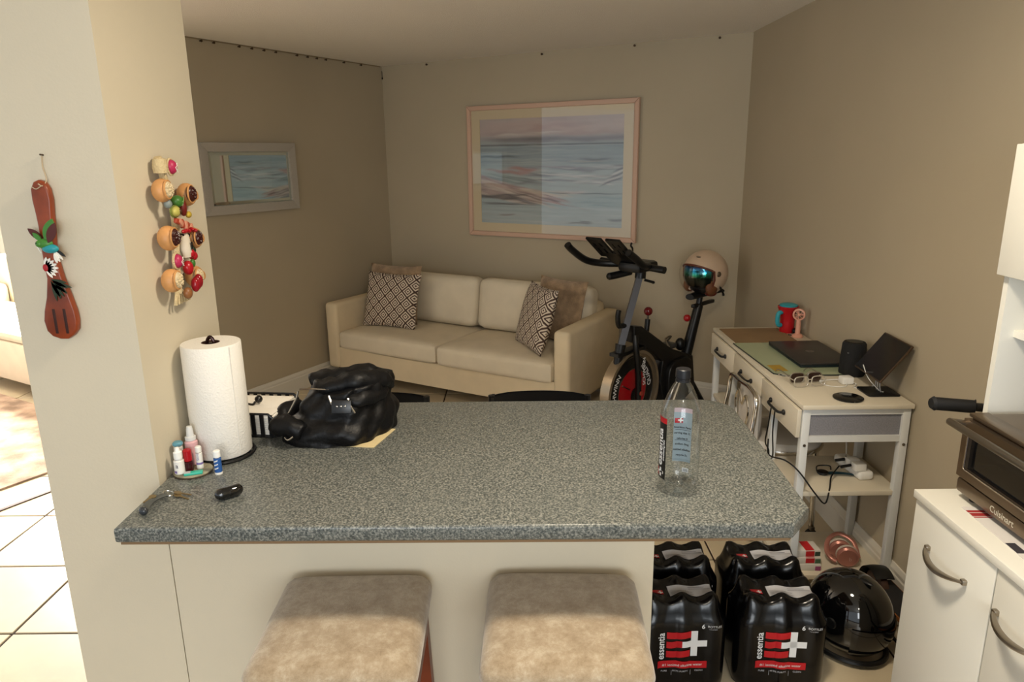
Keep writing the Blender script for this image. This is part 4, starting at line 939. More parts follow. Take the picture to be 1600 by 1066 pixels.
# handlebar
MB().tube([(-.06, 0, .985), (-.065, 0, 1.03)], .03, 12).build('stem_clamp', M_BF, bk)
MB().bb((-.12, -.07, 1.03), (.06, .08, 1.085), .02).build('bar_mount', M_BF, bk)
MB().tube([(-.02, -.24, 1.065), (-.03, .0, 1.06), (-.03, .175, 1.05)], .0195, 12).build('cross_bar', M_BF, bk)
MB().tube(smoothpath([(-.02, -.10, 1.06), (.06, -.18, 1.065), (.15, -.215, 1.09), (.26, -.22, 1.155), (.295, -.22, 1.185)], 5), .0195, 12).build('horn', M_BF, bk)
MB().tube(smoothpath([(-.02, .08, 1.065), (.06, .10, 1.08), (.13, .105, 1.12), (.20, .105, 1.16)], 5), .0195, 12).build('horn', M_BF, bk)
MB().tube(smoothpath([(-.04, -.05, 1.02), (.04, -.09, 1.005), (.09, -.11, 1.0)], 4), [.02]*8+[.012], 10).build('lever', M_BF, bk)
MB().tube(smoothpath([(-.03, .05, .985), (-.07, .08, .97), (-.09, .06, .965)], 3), .008, 6).build('clamp_lever', M_BF, bk)
tm_ = Matrix.Translation((.03, -.03, 1.07)) @ Matrix.Rotation(radians(-38), 4, 'Y')
MB().prism([(-.02, -.10), (.10, -.10), (.10, .09), (-.02, .09)], 0, .02).xf(tm_).build('console', M_BF, bk, smooth=False)
for s0, s1, ln in ((-.135, -.035, .235), (-.005, .085, .235)):
    b = MB()
    for (xa, xb, ya, yb_) in ((.06, ln, s0, s0+.022), (.06, ln-.02, s1-.022, s1), (ln-.035, ln, s0, s1), (.06, .10, s0, s1), (.145, .165, s0, s1), (.06, ln, (s0+s1)/2-.012, (s0+s1)/2+.012)): b.bb((xa, ya, .0), (xb, yb_, .012))
    b.xf(tm_).build('tablet_prong', M_BF, bk, smooth=False)
MB().tube(smoothpath([(.10, .06, 1.13), (.11, .065, 1.17), (.125, .065, 1.185), (.118, .065, 1.2)], 3), .005, 6).build('cable_hook', M_BF, bk)
# saddle
b = MB()
def sad(u_, v_):
    x = -.13+.27*u_; wd = .028+.055*(1-u_)**1.6; a = 2*pi*v_; return (-.72+x, wd*cos(a), .80+.022*sin(a)*(1 if sin(a) > 0 else .7)+.012*(1-u_)**2)
b.grid(sad, 12, 16, closev=True); b.f.append(tuple(12*j for j in range(16))); b.f.append(tuple(12*j+11 for j in range(16))); b.build('saddle', mat('saddle_black', '#0d0d0d', .5), bk)
MB().bb((-.86, -.014, .728), (-.62, .014, .75), .006).build('seat_slider', M_BF, bk); MB().cyl((-.69, 0, .74), (-.70, 0, .79), .018, n=10).build('saddle_clamp', M_BF, bk)
# ---------------------------------------------------------------- white helmet on the saddle
wh = thing('cream_helmet', 'cream open-face motorcycle helmet resting on the bike seat', 'helmet', (1.165, 4.352, .935), radians(-146)); wh.scale = (1.04,)*3
M_HEL = mat('cream_helmet_shell', '#c8ad93', .3, spec=.5, coat=.2)
HR = (.137, .128, .135)
hole = lambda a, t: t < -64 or (abs(a) < 62-.25*abs(min(0, t+10)) and t < 24-.004*a*a)
def hole(a, t):
    if t < -62: return True
    if abs(a) < 66 and t < 26-.0035*a*a and t > -40: return True
    if abs(a) < 48 and t <= -40: return True
    return False
sh = shell(*HR, 0, .018, hole, nu=64, nv=36).build('shell', M_HEL, wh)
def hp_(a, t, k): a, t = radians(a), radians(t); return (HR[0]*k*cos(a)*cos(t), HR[1]*k*sin(a)*cos(t), HR[2]*k*sin(t))
rimp = [hp_(a, 26-.0035*a*a, 1.0) for a in range(-66, 67, 6)]
for s in (1,): rimp = [hp_(-50, -56, .99), hp_(-60, -44, 1), hp_(-66, -30, 1), hp_(-68, -10, 1)]+rimp+[hp_(68, -10, 1), hp_(66, -30, 1), hp_(60, -44, 1), hp_(50, -56, .99)]
MB().tube(rimp, .006, 8).build('leather_rim', mat('brown_leather_trim', '#5c2a1d', .5), sh)
b = MB(); b.grid(lambda u_, v_: hp_(-60+120*u_, -34+56*v_, .93), 26, 16)
iv = bpy.data.materials.new('iridescent_visor'); iv.use_nodes = True; nt = iv.node_tree; pb = nt.nodes['Principled BSDF']
tc = nt.nodes.new('ShaderNodeTexCoord'); se = nt.nodes.new('ShaderNodeSeparateXYZ'); mr = nt.nodes.new('ShaderNodeMapRange'); mr.inputs[1].default_value = -.08; mr.inputs[2].default_value = .06
nt.links.new(tc.outputs['Object'], se.inputs[0]); nt.links.new(se.outputs[2], mr.inputs[0]); r_ = ramp_nodes(nt, mr.outputs[0], [(0, '#14110f'), (.45, '#1a2a22'), (.6, '#1f8a6a'), (.78, '#2478a8'), (.9, '#2a3f86'), (1, '#4a1f2a')]); nt.links.new(r_.outputs[0], pb.inputs['Base Color'])
pb.inputs['Metallic'].default_value = .8; pb.inputs['Roughness'].default_value = .1
b.build('iridescent_visor', iv, wh)
b = MB(); b.grid(lambda u_, v_: (lambda p: (p[0]+.012, p[1], p[2]))(hp_(-66+132*u_, -46+70*v_, 1.07)), 26, 18); b.build('clear_shield', M_GLASS, wh)
for s in (-1, 1):
    MB().ell((.035, s*.085, -.075), (.045, .025, .045), 16, 10).build('cheek_pad', mat('tan_leather', '#6b3f22', .6), wh)
    MB().lathe([(.0005, 0), (.016, 0), (.014, .005), (.0005, .006)], 20).xf(frame(.028, s*.1265, .01, (1, 0, 0), (0, 0, -s))).build('pivot_button', M_STEEL, sh)
    MB().ell((-.0, s*.113, -.062), (.004, .004, .004), 8, 6).build('snap', M_STEEL, sh)
MB().ell(hp_(14, 50, 1.0), (.012, .016, .004), 12, 6).build('front_badge', M_STEEL, sh)
MB().ell((.02, .07, -.108), (.035, .03, .02), 14, 8).build('chin_liner', mat('dark_red_liner', '#6e1414', .5), wh)
MB().tube(smoothpath([(.0, .118, -.07), (-.03, .12, -.115), (-.06, .09, -.125)], 4), .006, 8).build('lower_trim', M_BLACK, wh)
MB().ell((0.0, 0, -.085), (.085, .085, .035), 18, 8).build('inner_padding', M_BLACK, wh)
# ---------------------------------------------------------------- paper towel
ZT = ZC
ph = thing('paper_towel_holder', 'black wire paper towel stand with a looped top', 'towel holder', (-.728, 1.652, ZT))
MB().tube([(.073*cos(a), .073*sin(a), .004) for a in [2*pi*k/40 for k in range(40)]], .004, 8, closed=True).build('base_ring', M_BLACKM, ph)
for a in (0, pi/2): MB().tube([(.072*cos(a), .072*sin(a), .004), (-.072*cos(a), -.072*sin(a), .004)], .0035, 6).build('base_bar', M_BLACKM, ph)
MB().cyl((0, 0, .004), (0, 0, .285), .004, n=10).build('rod', M_BLACKM, ph)
MB().tube(smoothpath([(-.007, 0, .27), (-.008, 0, .288), (0, 0, .299), (.008, 0, .288), (.007, 0, .27)], 5), .0042, 8).build('loop', mat('dark_bronze', '#2a1512', .25, .6), ph)
pr = thing('paper_towel_roll', 'tall white paper towel roll on the counter by the column', 'paper towel', (-.728, 1.652, ZT+.009))
b = MB(); b.lathe([(.021, 0), (.0665, 0), (.068, .002), (.069, .14), (.068, .275), (.0665, .277), (.021, .277)], 56, close=True); b.build('sheets', mat('quilted_paper', '#eae6de', .9, bump=.25, bscale=220, spec=.15), pr)
MB().lathe([(.0195, .001), (.021, .001), (.021, .2775), (.0195, .2775)], 32, close=True).build('core', mat('brown_core', '#4e3328', .8), pr)
MB().bb((.0575, -.0385, .003), (.0585, -.036, .274), rz=0).build('loose_edge', mat('quilted_paper', '#eae6de', .9), pr, smooth=False)
# ---------------------------------------------------------------- napkin holder
nh = thing('napkin_holder', 'black slatted metal napkin tray with a weighted arm', 'napkin holder', (-.706, 1.838, ZT), radians(-6))
hw = .083; hh = .062
for s in (-1, 1):
    MB().tube([(-hw, s*hw, .006), (-hw, s*hw, hh), (-hw+.012, s*hw, hh+.004), (hw-.012, s*hw, hh+.004), (hw, s*hw, hh-.008), (hw, s*hw, .006)], .0032, 8).build('side_frame', M_BLACKM, nh)
    for k in range(7):
        x = -hw+.012+k*.0235; MB().bb((x, s*hw-.0012, .006), (x+.011, s*hw+.0012, hh+.002)).build('slat', M_BLACKM, nh, smooth=False)
for x in (-hw, hw): MB().tube([(x, -hw, .006), (x, hw, .006)], .003, 6).build('base_rail', M_BLACKM, nh)
MB().bb((-hw, -hw, .003), (hw, hw, .005)).build('base_plate', M_BLACKM, nh, smooth=False)
arm = MB().tube(smoothpath([(-.085, .02, .0665), (-.04, .0, .0665), (-.005, -.012, .066), (.0, -.006, .072)], 4), .0032, 8).build('arm', M_BLACKM, nh); MB().ell((.006, .004, .076), (.0105, .0105, .0105), 16, 10).build('ball', M_BLACKM, arm)
npk = thing('napkin_stack', 'stack of white paper napkins in the black tray', 'napkins', (-.706, 1.838, ZT), radians(-6))
for k in range(11):
    e = .002*sin(k*2.3); MB().bb((-.075+e, -.076, .006+.0051*k), (.078+e, .076, .0108+.0051*k), .0016).build('napkin', M_PAPER, npk)
b = MB(); b.grid(lambda u_, v_: (-.074+.15*u_, -.075+.15*v_, .0628+.004*sin(3*u_+4*v_)*sin(pi*u_)*sin(pi*v_)-(.0015 if u_*(1-u_)*v_*(1-v_) == 0 else 0)), 14, 14); b.build('napkin', M_PAPER, npk)
# ---------------------------------------------------------------- envelope and bag
tag(MB().prism([(-.53, 1.70), (-.36, 1.675), (-.325, 1.80), (-.50, 1.83)], ZT+.0004, ZT+.0022).build('envelope', mat('manila_paper', '#d6c394', .8), smooth=False), 'manila envelope under the black quilted bag', 'envelope')
M_PUFF = mat('black_puffer_nylon', '#08080a', .46, spec=.32, bump=.3, bscale=45)
bg = thing('puffer_bag', 'slouched black quilted puffer bag on the counter', 'bag', (-.465, 1.80, ZT+.0023), 0)
foot = [(-.135, -.100), (-.075, -.122), (.035, -.128), (.095, -.075), (.132, .0), (.130, .09), (.06, .14), (-.06, .13), (-.125, .06), (-.148, -.03)]
fp = []
for i in range(len(foot)):
    p0_, p1_, p2_, p3_ = (Vector(foot[(i+k-1) % len(foot)]) for k in range(4))
    for k in range(8):
        t_ = k/8; fp.append(.5*((2*p1_)+(p2_-p0_)*t_+(2*p0_-5*p1_+4*p2_-p3_)*t_*t_+(3*p1_-p0_-3*p2_+p3_)*t_**3))
NB = len(fp); RB = random.Random(5); phs = [RB.uniform(0, 6.28) for _ in range(8)]
def bag_pt(i, v_):
    p = fp[i % NB]; ang = atan2(p.y, p.x); left = max(0, -cos(ang)); right = max(0, cos(ang))
    if v_ < .72:                                   # side wall
        q = v_/.72; z = q**1.05
        lobe = .30*left*max(0, z-.28)**.9          # upper left side steps in above the lobe
        s = .90+.10*sin(pi*min(1, z*1.7+.12))-.12*z-lobe
    else: q = 1; z = 1; s = (.78-.21*left)*(1-((v_-.72)/.28)**1.2)
    H = .126+.022*right-.004*left
    x, y = p.x*s+.018*z, p.y*s+.012*z
    crown = .012*(1-(s/.8)**2) if v_ >= .72 else 0
    seam = .0055*abs(sin(7.5*z+1.6*sin(ang+1)+.5))*(1 if v_ < .72 else .4)
    fold = .0045*sin(6*ang+8*z+phs[0])*sin(4*z+phs[1])+.003*sin(13*ang-11*z+phs[2])
    n = Vector((x, y)).normalized() if hypot(x, y) > 1e-5 else Vector((0, 0))
    x += n.x*(seam+fold); y += n.y*(seam+fold)
    zz = H*z+crown+.005*sin(38*x+phs[3])*sin(31*y+phs[4])*z
    return (x, y, max(0, zz))
b = MB(); NV = 40
b.add([bag_pt(i, j/(NV-1)*.999) for j in range(NV) for i in range(NB)], [(j*NB+i, j*NB+(i+1) % NB, (j+1)*NB+(i+1) % NB, (j+1)*NB+i) for j in range(NV-1) for i in range(NB)])
b.build('body', M_PUFF, bg, ang=85)
def roll(pts, r, nm, fl_=.8):
    P_ = smoothpath(pts, 6); m_ = len(P_); b = MB(); b.tube(P_, [r*(.45+.55*sin(pi*(i+.5)/m_)**.5)*(1+.03*sin(i*1.9)) for i in range(m_)], 16, flat=fl_); b.mapv(lambda x, y, z: (x+.0035*sin(61*z+40*y+1), y+.0035*sin(70*x+33*z+2), z+.005*sin(45*x+2)*sin(52*y+1)+.002*sin(150*x+60*y))); return b.build(nm, M_PUFF, bg, ang=85)
roll([(-.055, -.03, .132), (.0, -.045, .140), (.06, -.035, .147), (.105, .01, .135), (.115, .05, .11)], .033, 'rolled_top')
roll([(-.09, .05, .12), (-.02, .06, .133), (.06, .06, .138), (.10, .05, .123)], .030, 'rolled_top')
roll([(.02, -.080, .106), (.06, -.075, .110), (.095, -.04, .108), (.105, .02, .10)], .026, 'top_flap')
roll([(-.148, -.05, .028), (-.14, -.085, .045), (-.105, -.105, .05), (-.07, -.11, .04)], .028, 'side_lobe', 1)
roll([(-.152, -.02, .030), (-.15, .02, .045), (-.13, .06, .05)], .024, 'side_lobe', 1)
M_ZIP = mat('silver_zip', '#b8b4ae', .25, 1)
MB().tube(smoothpath([(-.125, -.075, .062), (-.112, -.072, .085), (-.098, -.062, .112), (-.094, -.058, .128)], 5), .0026, 6).build('zip', M_ZIP, bg)
MB().tube(smoothpath([(-.088, -.060, .134), (-.05, -.068, .137), (-.01, -.072, .136)], 5), .0035, 6, flat=.6).build('zip', M_ZIP, bg)
MB().ell((-.128, -.078, .058), (.005, .005, .005), 10, 6).build('zip_pull', M_ZIP, bg)
for k, (x, y, z) in enumerate(((-.005, -.098, .128), (.045, -.108, .124))): MB().tube(smoothpath([(x, y, z), (x+.008, y-.010, z-.016), (x+.018, y-.012, z-.034)], 3), .0026, 6).build('buckle', M_ZIP, bg)
b = MB(); b.box((.03, -.118, .106), (.05, .006, .034), .002, rx=radians(-14)); b.build('buckle_strap', M_BLACKM, bg)
for k in range(3): MB().ell((.02+.010*k, -.1225, .108), (.003, .0015, .003), 8, 6).build('stud', M_ZIP, bg)
MB().tube(smoothpath([(-.115, -.128, .03), (-.105, -.136, .026), (-.092, -.134, .034)], 3), .0022, 6).build('buckle', M_ZIP, bg)
# ---------------------------------------------------------------- clear bottle
bo = thing('water_bottle', 'empty clear plastic water bottle with black cap on the counter', 'bottle', (.349, 1.430, ZT))
M_PET = M_GLASS.copy(); M_PET.name = 'clear_pet'
for n_ in M_PET.node_tree.nodes:
    if n_.type == 'MATH' and n_.operation == 'POWER': n_.inputs[1].default_value = 2.2
    if n_.type == 'MATH' and n_.operation == 'MULTIPLY_ADD': n_.inputs[1].default_value = .55; n_.inputs[2].default_value = .05
    if n_.type == 'BSDF_TRANSPARENT': n_.inputs[0].default_value = (.93, .94, .94, 1)
    if n_.type == 'BSDF_GLOSSY': n_.inputs['Roughness'].default_value = .06
R_ = .0425
prof = [(.0005, .006), (.012, .004), (.022, .0005), (.030, .001), (.037, .010), (.041, .022), (R_, .034), (R_-.0008, .052), (R_, .056), (R_, .10), (R_, .165), (R_-.0005, .178), (.038, .196), (.030, .217), (.0205, .238), (.0145, .246), (.0135, .250), (.0135, .262)]
bp_ = MB().lathe(prof, 48)
bp_.mapv(lambda x, y, z: (x, y, z) if z > .03 else (x*(1-.10*(.03-z)/.03*abs(sin(2.5*atan2(y, x)))), y*(1-.10*(.03-z)/.03*abs(sin(2.5*atan2(y, x)))), z)); bdy = bp_.build('body', M_PET, bo, ang=60)
cp = MB().lathe([(.0005, .2745), (.0138, .2745), (.0155, .273), (.0158, .268), (.0158, .256), (.0145, .2545), (.0145, .251), (.0158, .2505), (.0158, .2475), (.014, .2470)], 32).build('cap', mat('black_cap', '#15161b', .4), bo)
def wrap(a0, a1, z0, z1, rr, name, m, par, n=14):
    b = MB(); b.grid(lambda u_, v_: (rr*cos(radians(a0+(a1-a0)*u_)), rr*sin(radians(a0+(a1-a0)*u_)), z0+(z1-z0)*v_), n, 3); return b.build(name, m, par, fix=False)
lb_ = wrap(160, 216, .034, .160, R_+.0004, 'front_label', mat('black_label', '#0b0a0b', .35), bo)
wrap(160, 216, .160, .172, R_+.0004, 'label_band', M_LRED, bo)
def wrap_txt(s, size, am, zm, rot, m, name, par, inner=False, rr=R_+.0009, bold=.0002):
    tb = text_mb(s, size, bold=bold)
    def fn(x, y, z):
        X = x*cos(rot)-y*sin(rot); Y = x*sin(rot)+y*cos(rot); a = radians(am)+(X/R_ if not inner else -X/R_); return (rr*cos(a), rr*sin(a), zm+Y)
    return tb.mapv(fn).build(name, m, par, smooth=False, fix=False)
wrap_txt('essentia', .026, 191, .105, pi/2, M_LWH, 'brand_text', lb_, bold=.0006)
wrap_txt('overachieving H2O', .006, 208, .10, pi/2, M_LWH, 'small_text', lb_)
wrap_txt('+', .034, 196, .047, 0, M_LWH, 'label_cross', lb_, bold=.0016); wrap(164, 184, .038, .056, R_+.0006, 'label_red', M_LRED, lb_)
M_LBL = mat('pale_blue_label', '#8fa0a8', .6)
l2 = wrap(42, 97, .048, .163, R_-.0004, 'back_label', M_LBL, bo); wrap(42, 97, .163, .173, R_-.0004, 'back_label_band', mat('pale_pink_band', '#b9a6ad', .6), bo)
b_ = wrap(70, 94, .138, .149, R_-.0009, 'label_badge', M_LRED, l2); wrap_txt('+', .02, 77, .1435, 0, M_LWH, 'badge_cross', b_, True, R_-.0013, .0009)
for k, s1 in enumerate(('Nutrition Facts', 'serving size 1L', 'calories 0', 'sodium 0mg', 'ionized alkaline', 'recycle 5c')): wrap_txt(s1, .0062, 70, .128-.013*k, 0, mat('label_ink', '#3a4046', .6), 'label_text', l2, True, R_-.0009)
for k in range(3): wrap(45, 92, .122-.024*k, .1228-.024*k, R_-.0009, 'label_rule', mat('label_ink', '#3a4046', .6), l2)
bc = wrap(46, 66, .024, .034, R_-.0012, 'barcode', M_LWH, bo)
for k in range(7): wrap(48+2.4*k, 48.9+2.4*k+(k % 2)*.5, .0255, .0325, R_-.0017, 'barcode_bar', mat('label_ink', '#3a4046', .6), bc, n=2)
# ---------------------------------------------------------------- toiletries
co = thing('round_coaster', 'round stone coaster holding small bottles by the column', 'coaster', (-.758, 1.545, ZT))
MB().lathe([(.0005, 0), (.041, 0), (.043, .0015), (.043, .0055), (.041, .007), (.0005, .007)], 40).build('stone', mat('brown_stone', '#8f8a73', .5, var=.3, vscale=60), co); MB().lathe([(.0425, .001), (.0434, .001), (.0434, .004), (.0425, .004)], 40, close=True).build('cork_edge', mat('cork', '#4b3c2c', .9), co)
ZK = ZT+.0072
def bottle(name, label, cat, loc, parts, rz=0):
    t = thing(name, label, cat, loc, rz)
    for nm, pf, m in parts: MB().lathe(pf, 24).build(nm, m, t)
    return t
def cylp(r, z0, z1, e=.001): return [(.0003, z0), (r-e, z0), (r, z0+e), (r, z1-e), (r-e, z1), (.0003, z1)]
M_CLEARP = mat('translucent_white', '#cfcfcd', .35)
t = bottle('spray_bottle', 'pink mini spray bottle with white pump at the back of the coaster', 'bottle', (-.768, 1.573, ZK), [('body', cylp(.0145, 0, .062, .004), mat('pink_lotion', '#d2a5a8', .3)), ('collar', cylp(.012, .062, .072), M_CLEARP), ('pump', [(.0003, .072), (.0085, .072), (.0075, .088), (.006, .096), (.0003, .097)], M_CLEARP)])
t = bottle('dropper_bottle', 'white eye-drop bottle at the front of the coaster', 'bottle', (-.778, 1.523, ZK), [('body', cylp(.0115, 0, .034, .002), M_WP), ('cap', cylp(.0095, .036, .055, .002), mat('bright_white', '#eeeeea', .3)), ('neck', cylp(.0085, .034, .037), M_CLEARP), ('tip', [(.0003, .055), (.006, .055), (.0045, .064), (.0003, .065)], mat('bright_white', '#eeeeea', .3))])
tx = text_mb('a', .016); tx.mapv(lambda x, y, z: (.0118*sin(x/.0118), -.0118*cos(x/.0118), .022+y)); tx.build('print', mat('ink_navy', '#2b2b45', .5), t, smooth=False, fix=False)
wrapq = MB().grid(lambda u_, v_: (.0117*cos(radians(225+40*u_)), .0117*sin(radians(225+40*u_)), .004+.006*v_), 6, 2); wrapq.build('print', mat('ink_violet', '#7a6aa0', .5), t, fix=False)
bottle('blue_cap_bottle', 'small clear bottle with flat blue cap beside the column', 'bottle', (-.790, 1.553, ZK), [('body', cylp(.010, 0, .055, .002), M_CLEARP), ('cap', cylp(.0115, .056, .066, .003), mat('dusty_blue', '#5b93a5', .4))])
bottle('lip_gloss', 'dark red square gloss tube on the coaster', 'lip gloss', (-.763, 1.537, ZK), [('body', cylp(.0098, 0, .024, .001), mat('dark_cherry', '#38090f', .15)), ('cap', cylp(.0096, .0245, .053, .002), mat('cherry_red', '#a3101c', .2))])
t = bottle('lip_balm', 'white and violet lip balm tube on the coaster', 'lip balm', (-.742, 1.549, ZK), [('tube', cylp(.0075, 0, .040, .001), M_WP), ('cap', cylp(.0072, .0405, .056, .002), M_WP), ('band', [(.0076, .012), (.0077, .0125), (.0077, .0165), (.0076, .017)], mat('ink_violet', '#7a6aa0', .5))])
tx = text_mb('Secret', .009); tx.mapv(lambda x, y, z: (.0077*sin(-y/.0077), -.0077*cos(-y/.0077), .032+x*.8)); tx.build('print', mat('ink_violet', '#7a6aa0', .5), t, smooth=False, fix=False)
mn = thing('mint_pack', 'small turquoise mint packet lying on the coaster edge', 'mints', (-.745, 1.518, ZK), radians(20))
MB().bb((-.02, -.0075, .0), (.02, .0075, .006), .0015).build('packet', mat('mint_green', '#39b39a', .35), mn); MB().bb((-.02, -.006, .006), (-.006, .006, .0064)).build('printed_end', M_LGR, mn, smooth=False)
t = bottle('lip_balm', 'blue lip balm stick standing on the counter by the towel roll', 'lip balm', (-.694, 1.535, ZT), [('tube', cylp(.0085, 0, .040, .001), mat('navy_blue_wrap', '#2c5a9c', .35)), ('foot', [(.0087, 0), (.0088, .0005), (.0088, .005), (.0087, .0055)], M_WP), ('cap', cylp(.0082, .0405, .058, .002), mat('bright_white', '#eeeeea', .3))])
for k in range(3): MB().grid(lambda u_, v_: (.0087*cos(radians(225+70*u_)), .0087*sin(radians(225+70*u_)), .012+.009*k+.003*v_+.004*u_), 6, 2).build('print', M_LWH, t, fix=False)
cs = thing('earbud_case', 'glossy black pill-shaped earbud case lying on the counter', 'case', (-.622, 1.412, ZT), radians(38)); cs.scale = (.84, .9, .9)
MB().lathe([(.0003, -.036), (.007, -.034), (.0125, -.028), (.015, -.018), (.015, .018), (.0125, .028), (.007, .034), (.0003, .036)], 28, axis='X', c=(0, 0, .0152)).build('shell', M_GLOSS, cs); MB().lathe([(.01505, -.0004), (.0152, 0), (.01505, .0004)], 28, axis='X', c=(0, 0, .0152)).build('seam', M_BLACK, cs)
ky = thing('key_ring', 'bunch of keys with a grey leather fob near the counter corner', 'keys', (-.768, 1.388, ZT), radians(74)); ky.scale = (.62, .85, .85)
M_BRASS = mat('worn_brass', '#8f7c58', .35, .8); M_GFOB = mat('grey_leather', '#4d4f4c', .5)
pts = smoothpath([(-.075, -.012, .008), (-.05, -.004, .012), (-.01, .006, .012), (.03, .004, .010), (.045, .0, .007)], 5); MB().tube(pts, .0105, 10, flat=.5).build('fob_strap', M_GFOB, ky)
MB().ell((-.078, -.013, .011), (.013, .012, .0105), 16, 10).build('fob_knob', mat('dark_grey_knob', '#33363a', .2), ky)
MB().tube([(.058+.014*cos(a), .014*sin(a), .008+.003*sin(a)) for a in [2*pi*k/20 for k in range(20)]], .0014, 6, closed=True).build('ring', M_CHROME, ky)
for k, (x, y, r_, z) in enumerate(((.06, -.026, -100, .004), (.07, -.02, -80, .007), (.0, .010, 175, .017))):
    o = [(.010*cos(radians(a)), .010*sin(radians(a))) for a in range(25, 336, 20)]+[(.012, -.0035), (.036, -.0035), (.039, 0), (.036, .0035), (.03, .0022), (.027, .0038), (.022, .0022), (.012, .0035)]
    MB().prism(o, 0, .002).xf(Matrix.Translation((x, y, z)) @ Matrix.Rotation(radians(r_), 4, 'Z') @ Matrix.Rotation(radians(6), 4, 'Y')).build('key', M_BRASS, ky, smooth=False)
# ---------------------------------------------------------------- carved fork on the column front
fk = thing('carved_fork', 'hand-painted wooden fork with hummingbird hanging on the column', 'wall decoration', (-.955, 1.487, 1.283))
M_FW = mat('red_brown_carved_wood', '#7d3515', .35, var=.35, vscale=14, detail=6)
ol = [(-.018, .312), (-.019, .29), (-.017, .262), (-.016, .235), (-.018, .20), (-.018, .165), (-.017, .13), (-.025, .09), (-.035, .06), (-.039, .04), (-.036, .018), (-.026, .006), (-.01, 0), (.006, 0), (.018, .008), (.028, .02), (.031, .04), (.030, .06), (.024, .09), (.015, .13), (.010, .165), (.010, .20), (.014, .235), (.016, .262), (.019, .29), (.017, .312), (.010, .326), (0, .330), (-.010, .326)]
MB().prism(ol, -.018, -.0015, 'Y', bev=.004).build('body', M_FW, fk)
for x in (-.014, .008): MB().bb((x-.0035, -.0186, .012), (x+.0035, -.0150, .066), .0015).build('slot', mat('dark_groove', '#301006', .7), fk)
MB().tube(smoothpath([(-.002, -.010, .318), (.002, -.02, .322), (.008, -.018, .318), (.012, -.008, .33), (.006, -.004, .355), (.008, -.004, .376)], 5), .0012, 6).build('string', mat('twine', '#b7a488', .9), fk)
MB().tube([(.009, .0, .378), (.009, -.010, .379)], .0018, 6).build('hook', M_NAIL, fk)
MB().tube(smoothpath([(-.012, -.019, .316), (-.004, -.0195, .312), (.008, -.0195, .319)], 4), .0011, 5).build('twine_knot', mat('twine', '#b7a488', .9), fk)
hb = thing('_t', '_', '_'); bpy.data.objects.remove(hb)
M_G = mat('paint_green', '#3f7d2c', .4); M_T = mat('paint_teal', '#1f8f99', .4); M_DR = mat('paint_dark_red', '#4e1a14', .5); M_DG = mat('paint_dark_green', '#20301a', .5); M_PW = mat('paint_white', '#e8e4da', .5)
yF = -.0195
def leafp(x, z, ln, wd, ang, y, m, nm, par, th=.003):
    o = [(ln*t_, wd*sin(pi*t_)**.8) for t_ in [k/8 for k in range(9)]]+[(ln*t_, -wd*sin(pi*t_)**.8) for t_ in [1-k/8 for k in range(1, 8)]]
    c_, s_ = cos(radians(ang)), sin(radians(ang)); return MB().prism([(x+a*c_-b_*s_, z+a*s_+b_*c_) for a, b_ in o], y-th, y, 'Y').build(nm, m, par, smooth=False)
bd = MB().ell((-.002, yF-.006, .203), (.016, .008, .011), 16, 10, fn=None).build('bird_body', M_G, fk); MB().ell((.008, yF-.0072, .193), (.017, .0075, .0095), 16, 10).build('bird_breast', M_T, fk)
MB().ell((-.012, yF-.008, .203), (.008, .007, .0075), 12, 8).build('bird_head', M_G, fk); MB().ell((-.015, yF-.0145, .205), (.0012, .001, .0012), 8, 6).build('bird_eye', M_BLACK, fk)
MB().tube([(-.018, yF-.008, .2), (-.012, yF-.008, .184)], [.002, .0006], 6).build('beak', M_PW, fk)
leafp(.002, .205, .052, .012, 68, yF-.006, M_G, 'wing', fk); leafp(.008, .205, .045, .009, 64, yF-.0092, M_DR, 'wing_tip', fk)
leafp(-.006, .21, .036, .007, 138, yF-.003, M_DR, 'wing', fk); leafp(-.006, .208, .024, .005, 132, yF-.0062, M_G, 'wing_tip', fk)
for k in range(4): leafp(.014, .192-.003*k, .026-.002*k, .003, -38-14*k, yF-.003-.001*k, M_PW if k else M_BLACK, 'tail_feather', fk)
for k in range(8): leafp(-.013, .153, .027-.001*abs(k-3), .004, -62+20*k, yF-.0, M_PW, 'petal', fk, .0015)
MB().ell((-.013, yF-.001, .153), (.006, .002, .008), 12, 6).build('flower_centre', mat('paint_red', '#a81c22', .5), fk)
for k in range(9): leafp(-.008+.002*(k % 3), .128-.001*k, .042-.002*abs(k-4), .0035, -12-18*(k % 5)-(6 if k > 4 else 0), yF+.0006, M_DG, 'leaf', fk, .0012)
# ---------------------------------------------------------------- string of clay pots on the column side
og = thing('clay_pot_string', 'hanging string of clay pots, beans and painted vegetables', 'wall decoration', (-.802, 1.66, 1.325), radians(90))
# local: x along +Y of the room, z up, local -y = out from the column (+X)
def lp_(y, z): return (y-1.66, z-1.325)
M_CLAY = mat('orange_clay', '#c9925a', .45, var=.12, vscale=30); M_BEAN = mat('dark_beans', '#3a130e', .35); M_PBEAN = mat('pale_beans', '#cdb993', .5); M_STRAW = mat('straw', '#cdb98f', .9, bump=.5, bscale=200)
MB().tube(smoothpath([(-.02, -.012, .33), (.0, -.014, .26), (.02, -.014, .19), (.0, -.014, .10), (-.01, -.014, .02)], 6), .009, 8).build('braid', M_STRAW, og)
for k in range(6): MB().tube(smoothpath([(-.012, -.014, .03), (-.03+.012*k, -.016, .012), (-.035+.014*k, -.016, -.004)], 4), .004, 6).build('straw_end', M_STRAW, og)
MB().lathe([(.0003, -.016), (.018, -.016), (.02, -.004), (.017, .014), (.013, .016), (.0003, .012)], 18, sx=.9, sy=.8, c=(lp_(1.633, 1.636)[0], -.018, lp_(1.633, 1.636)[1])).build('straw_basket', M_STRAW, og)
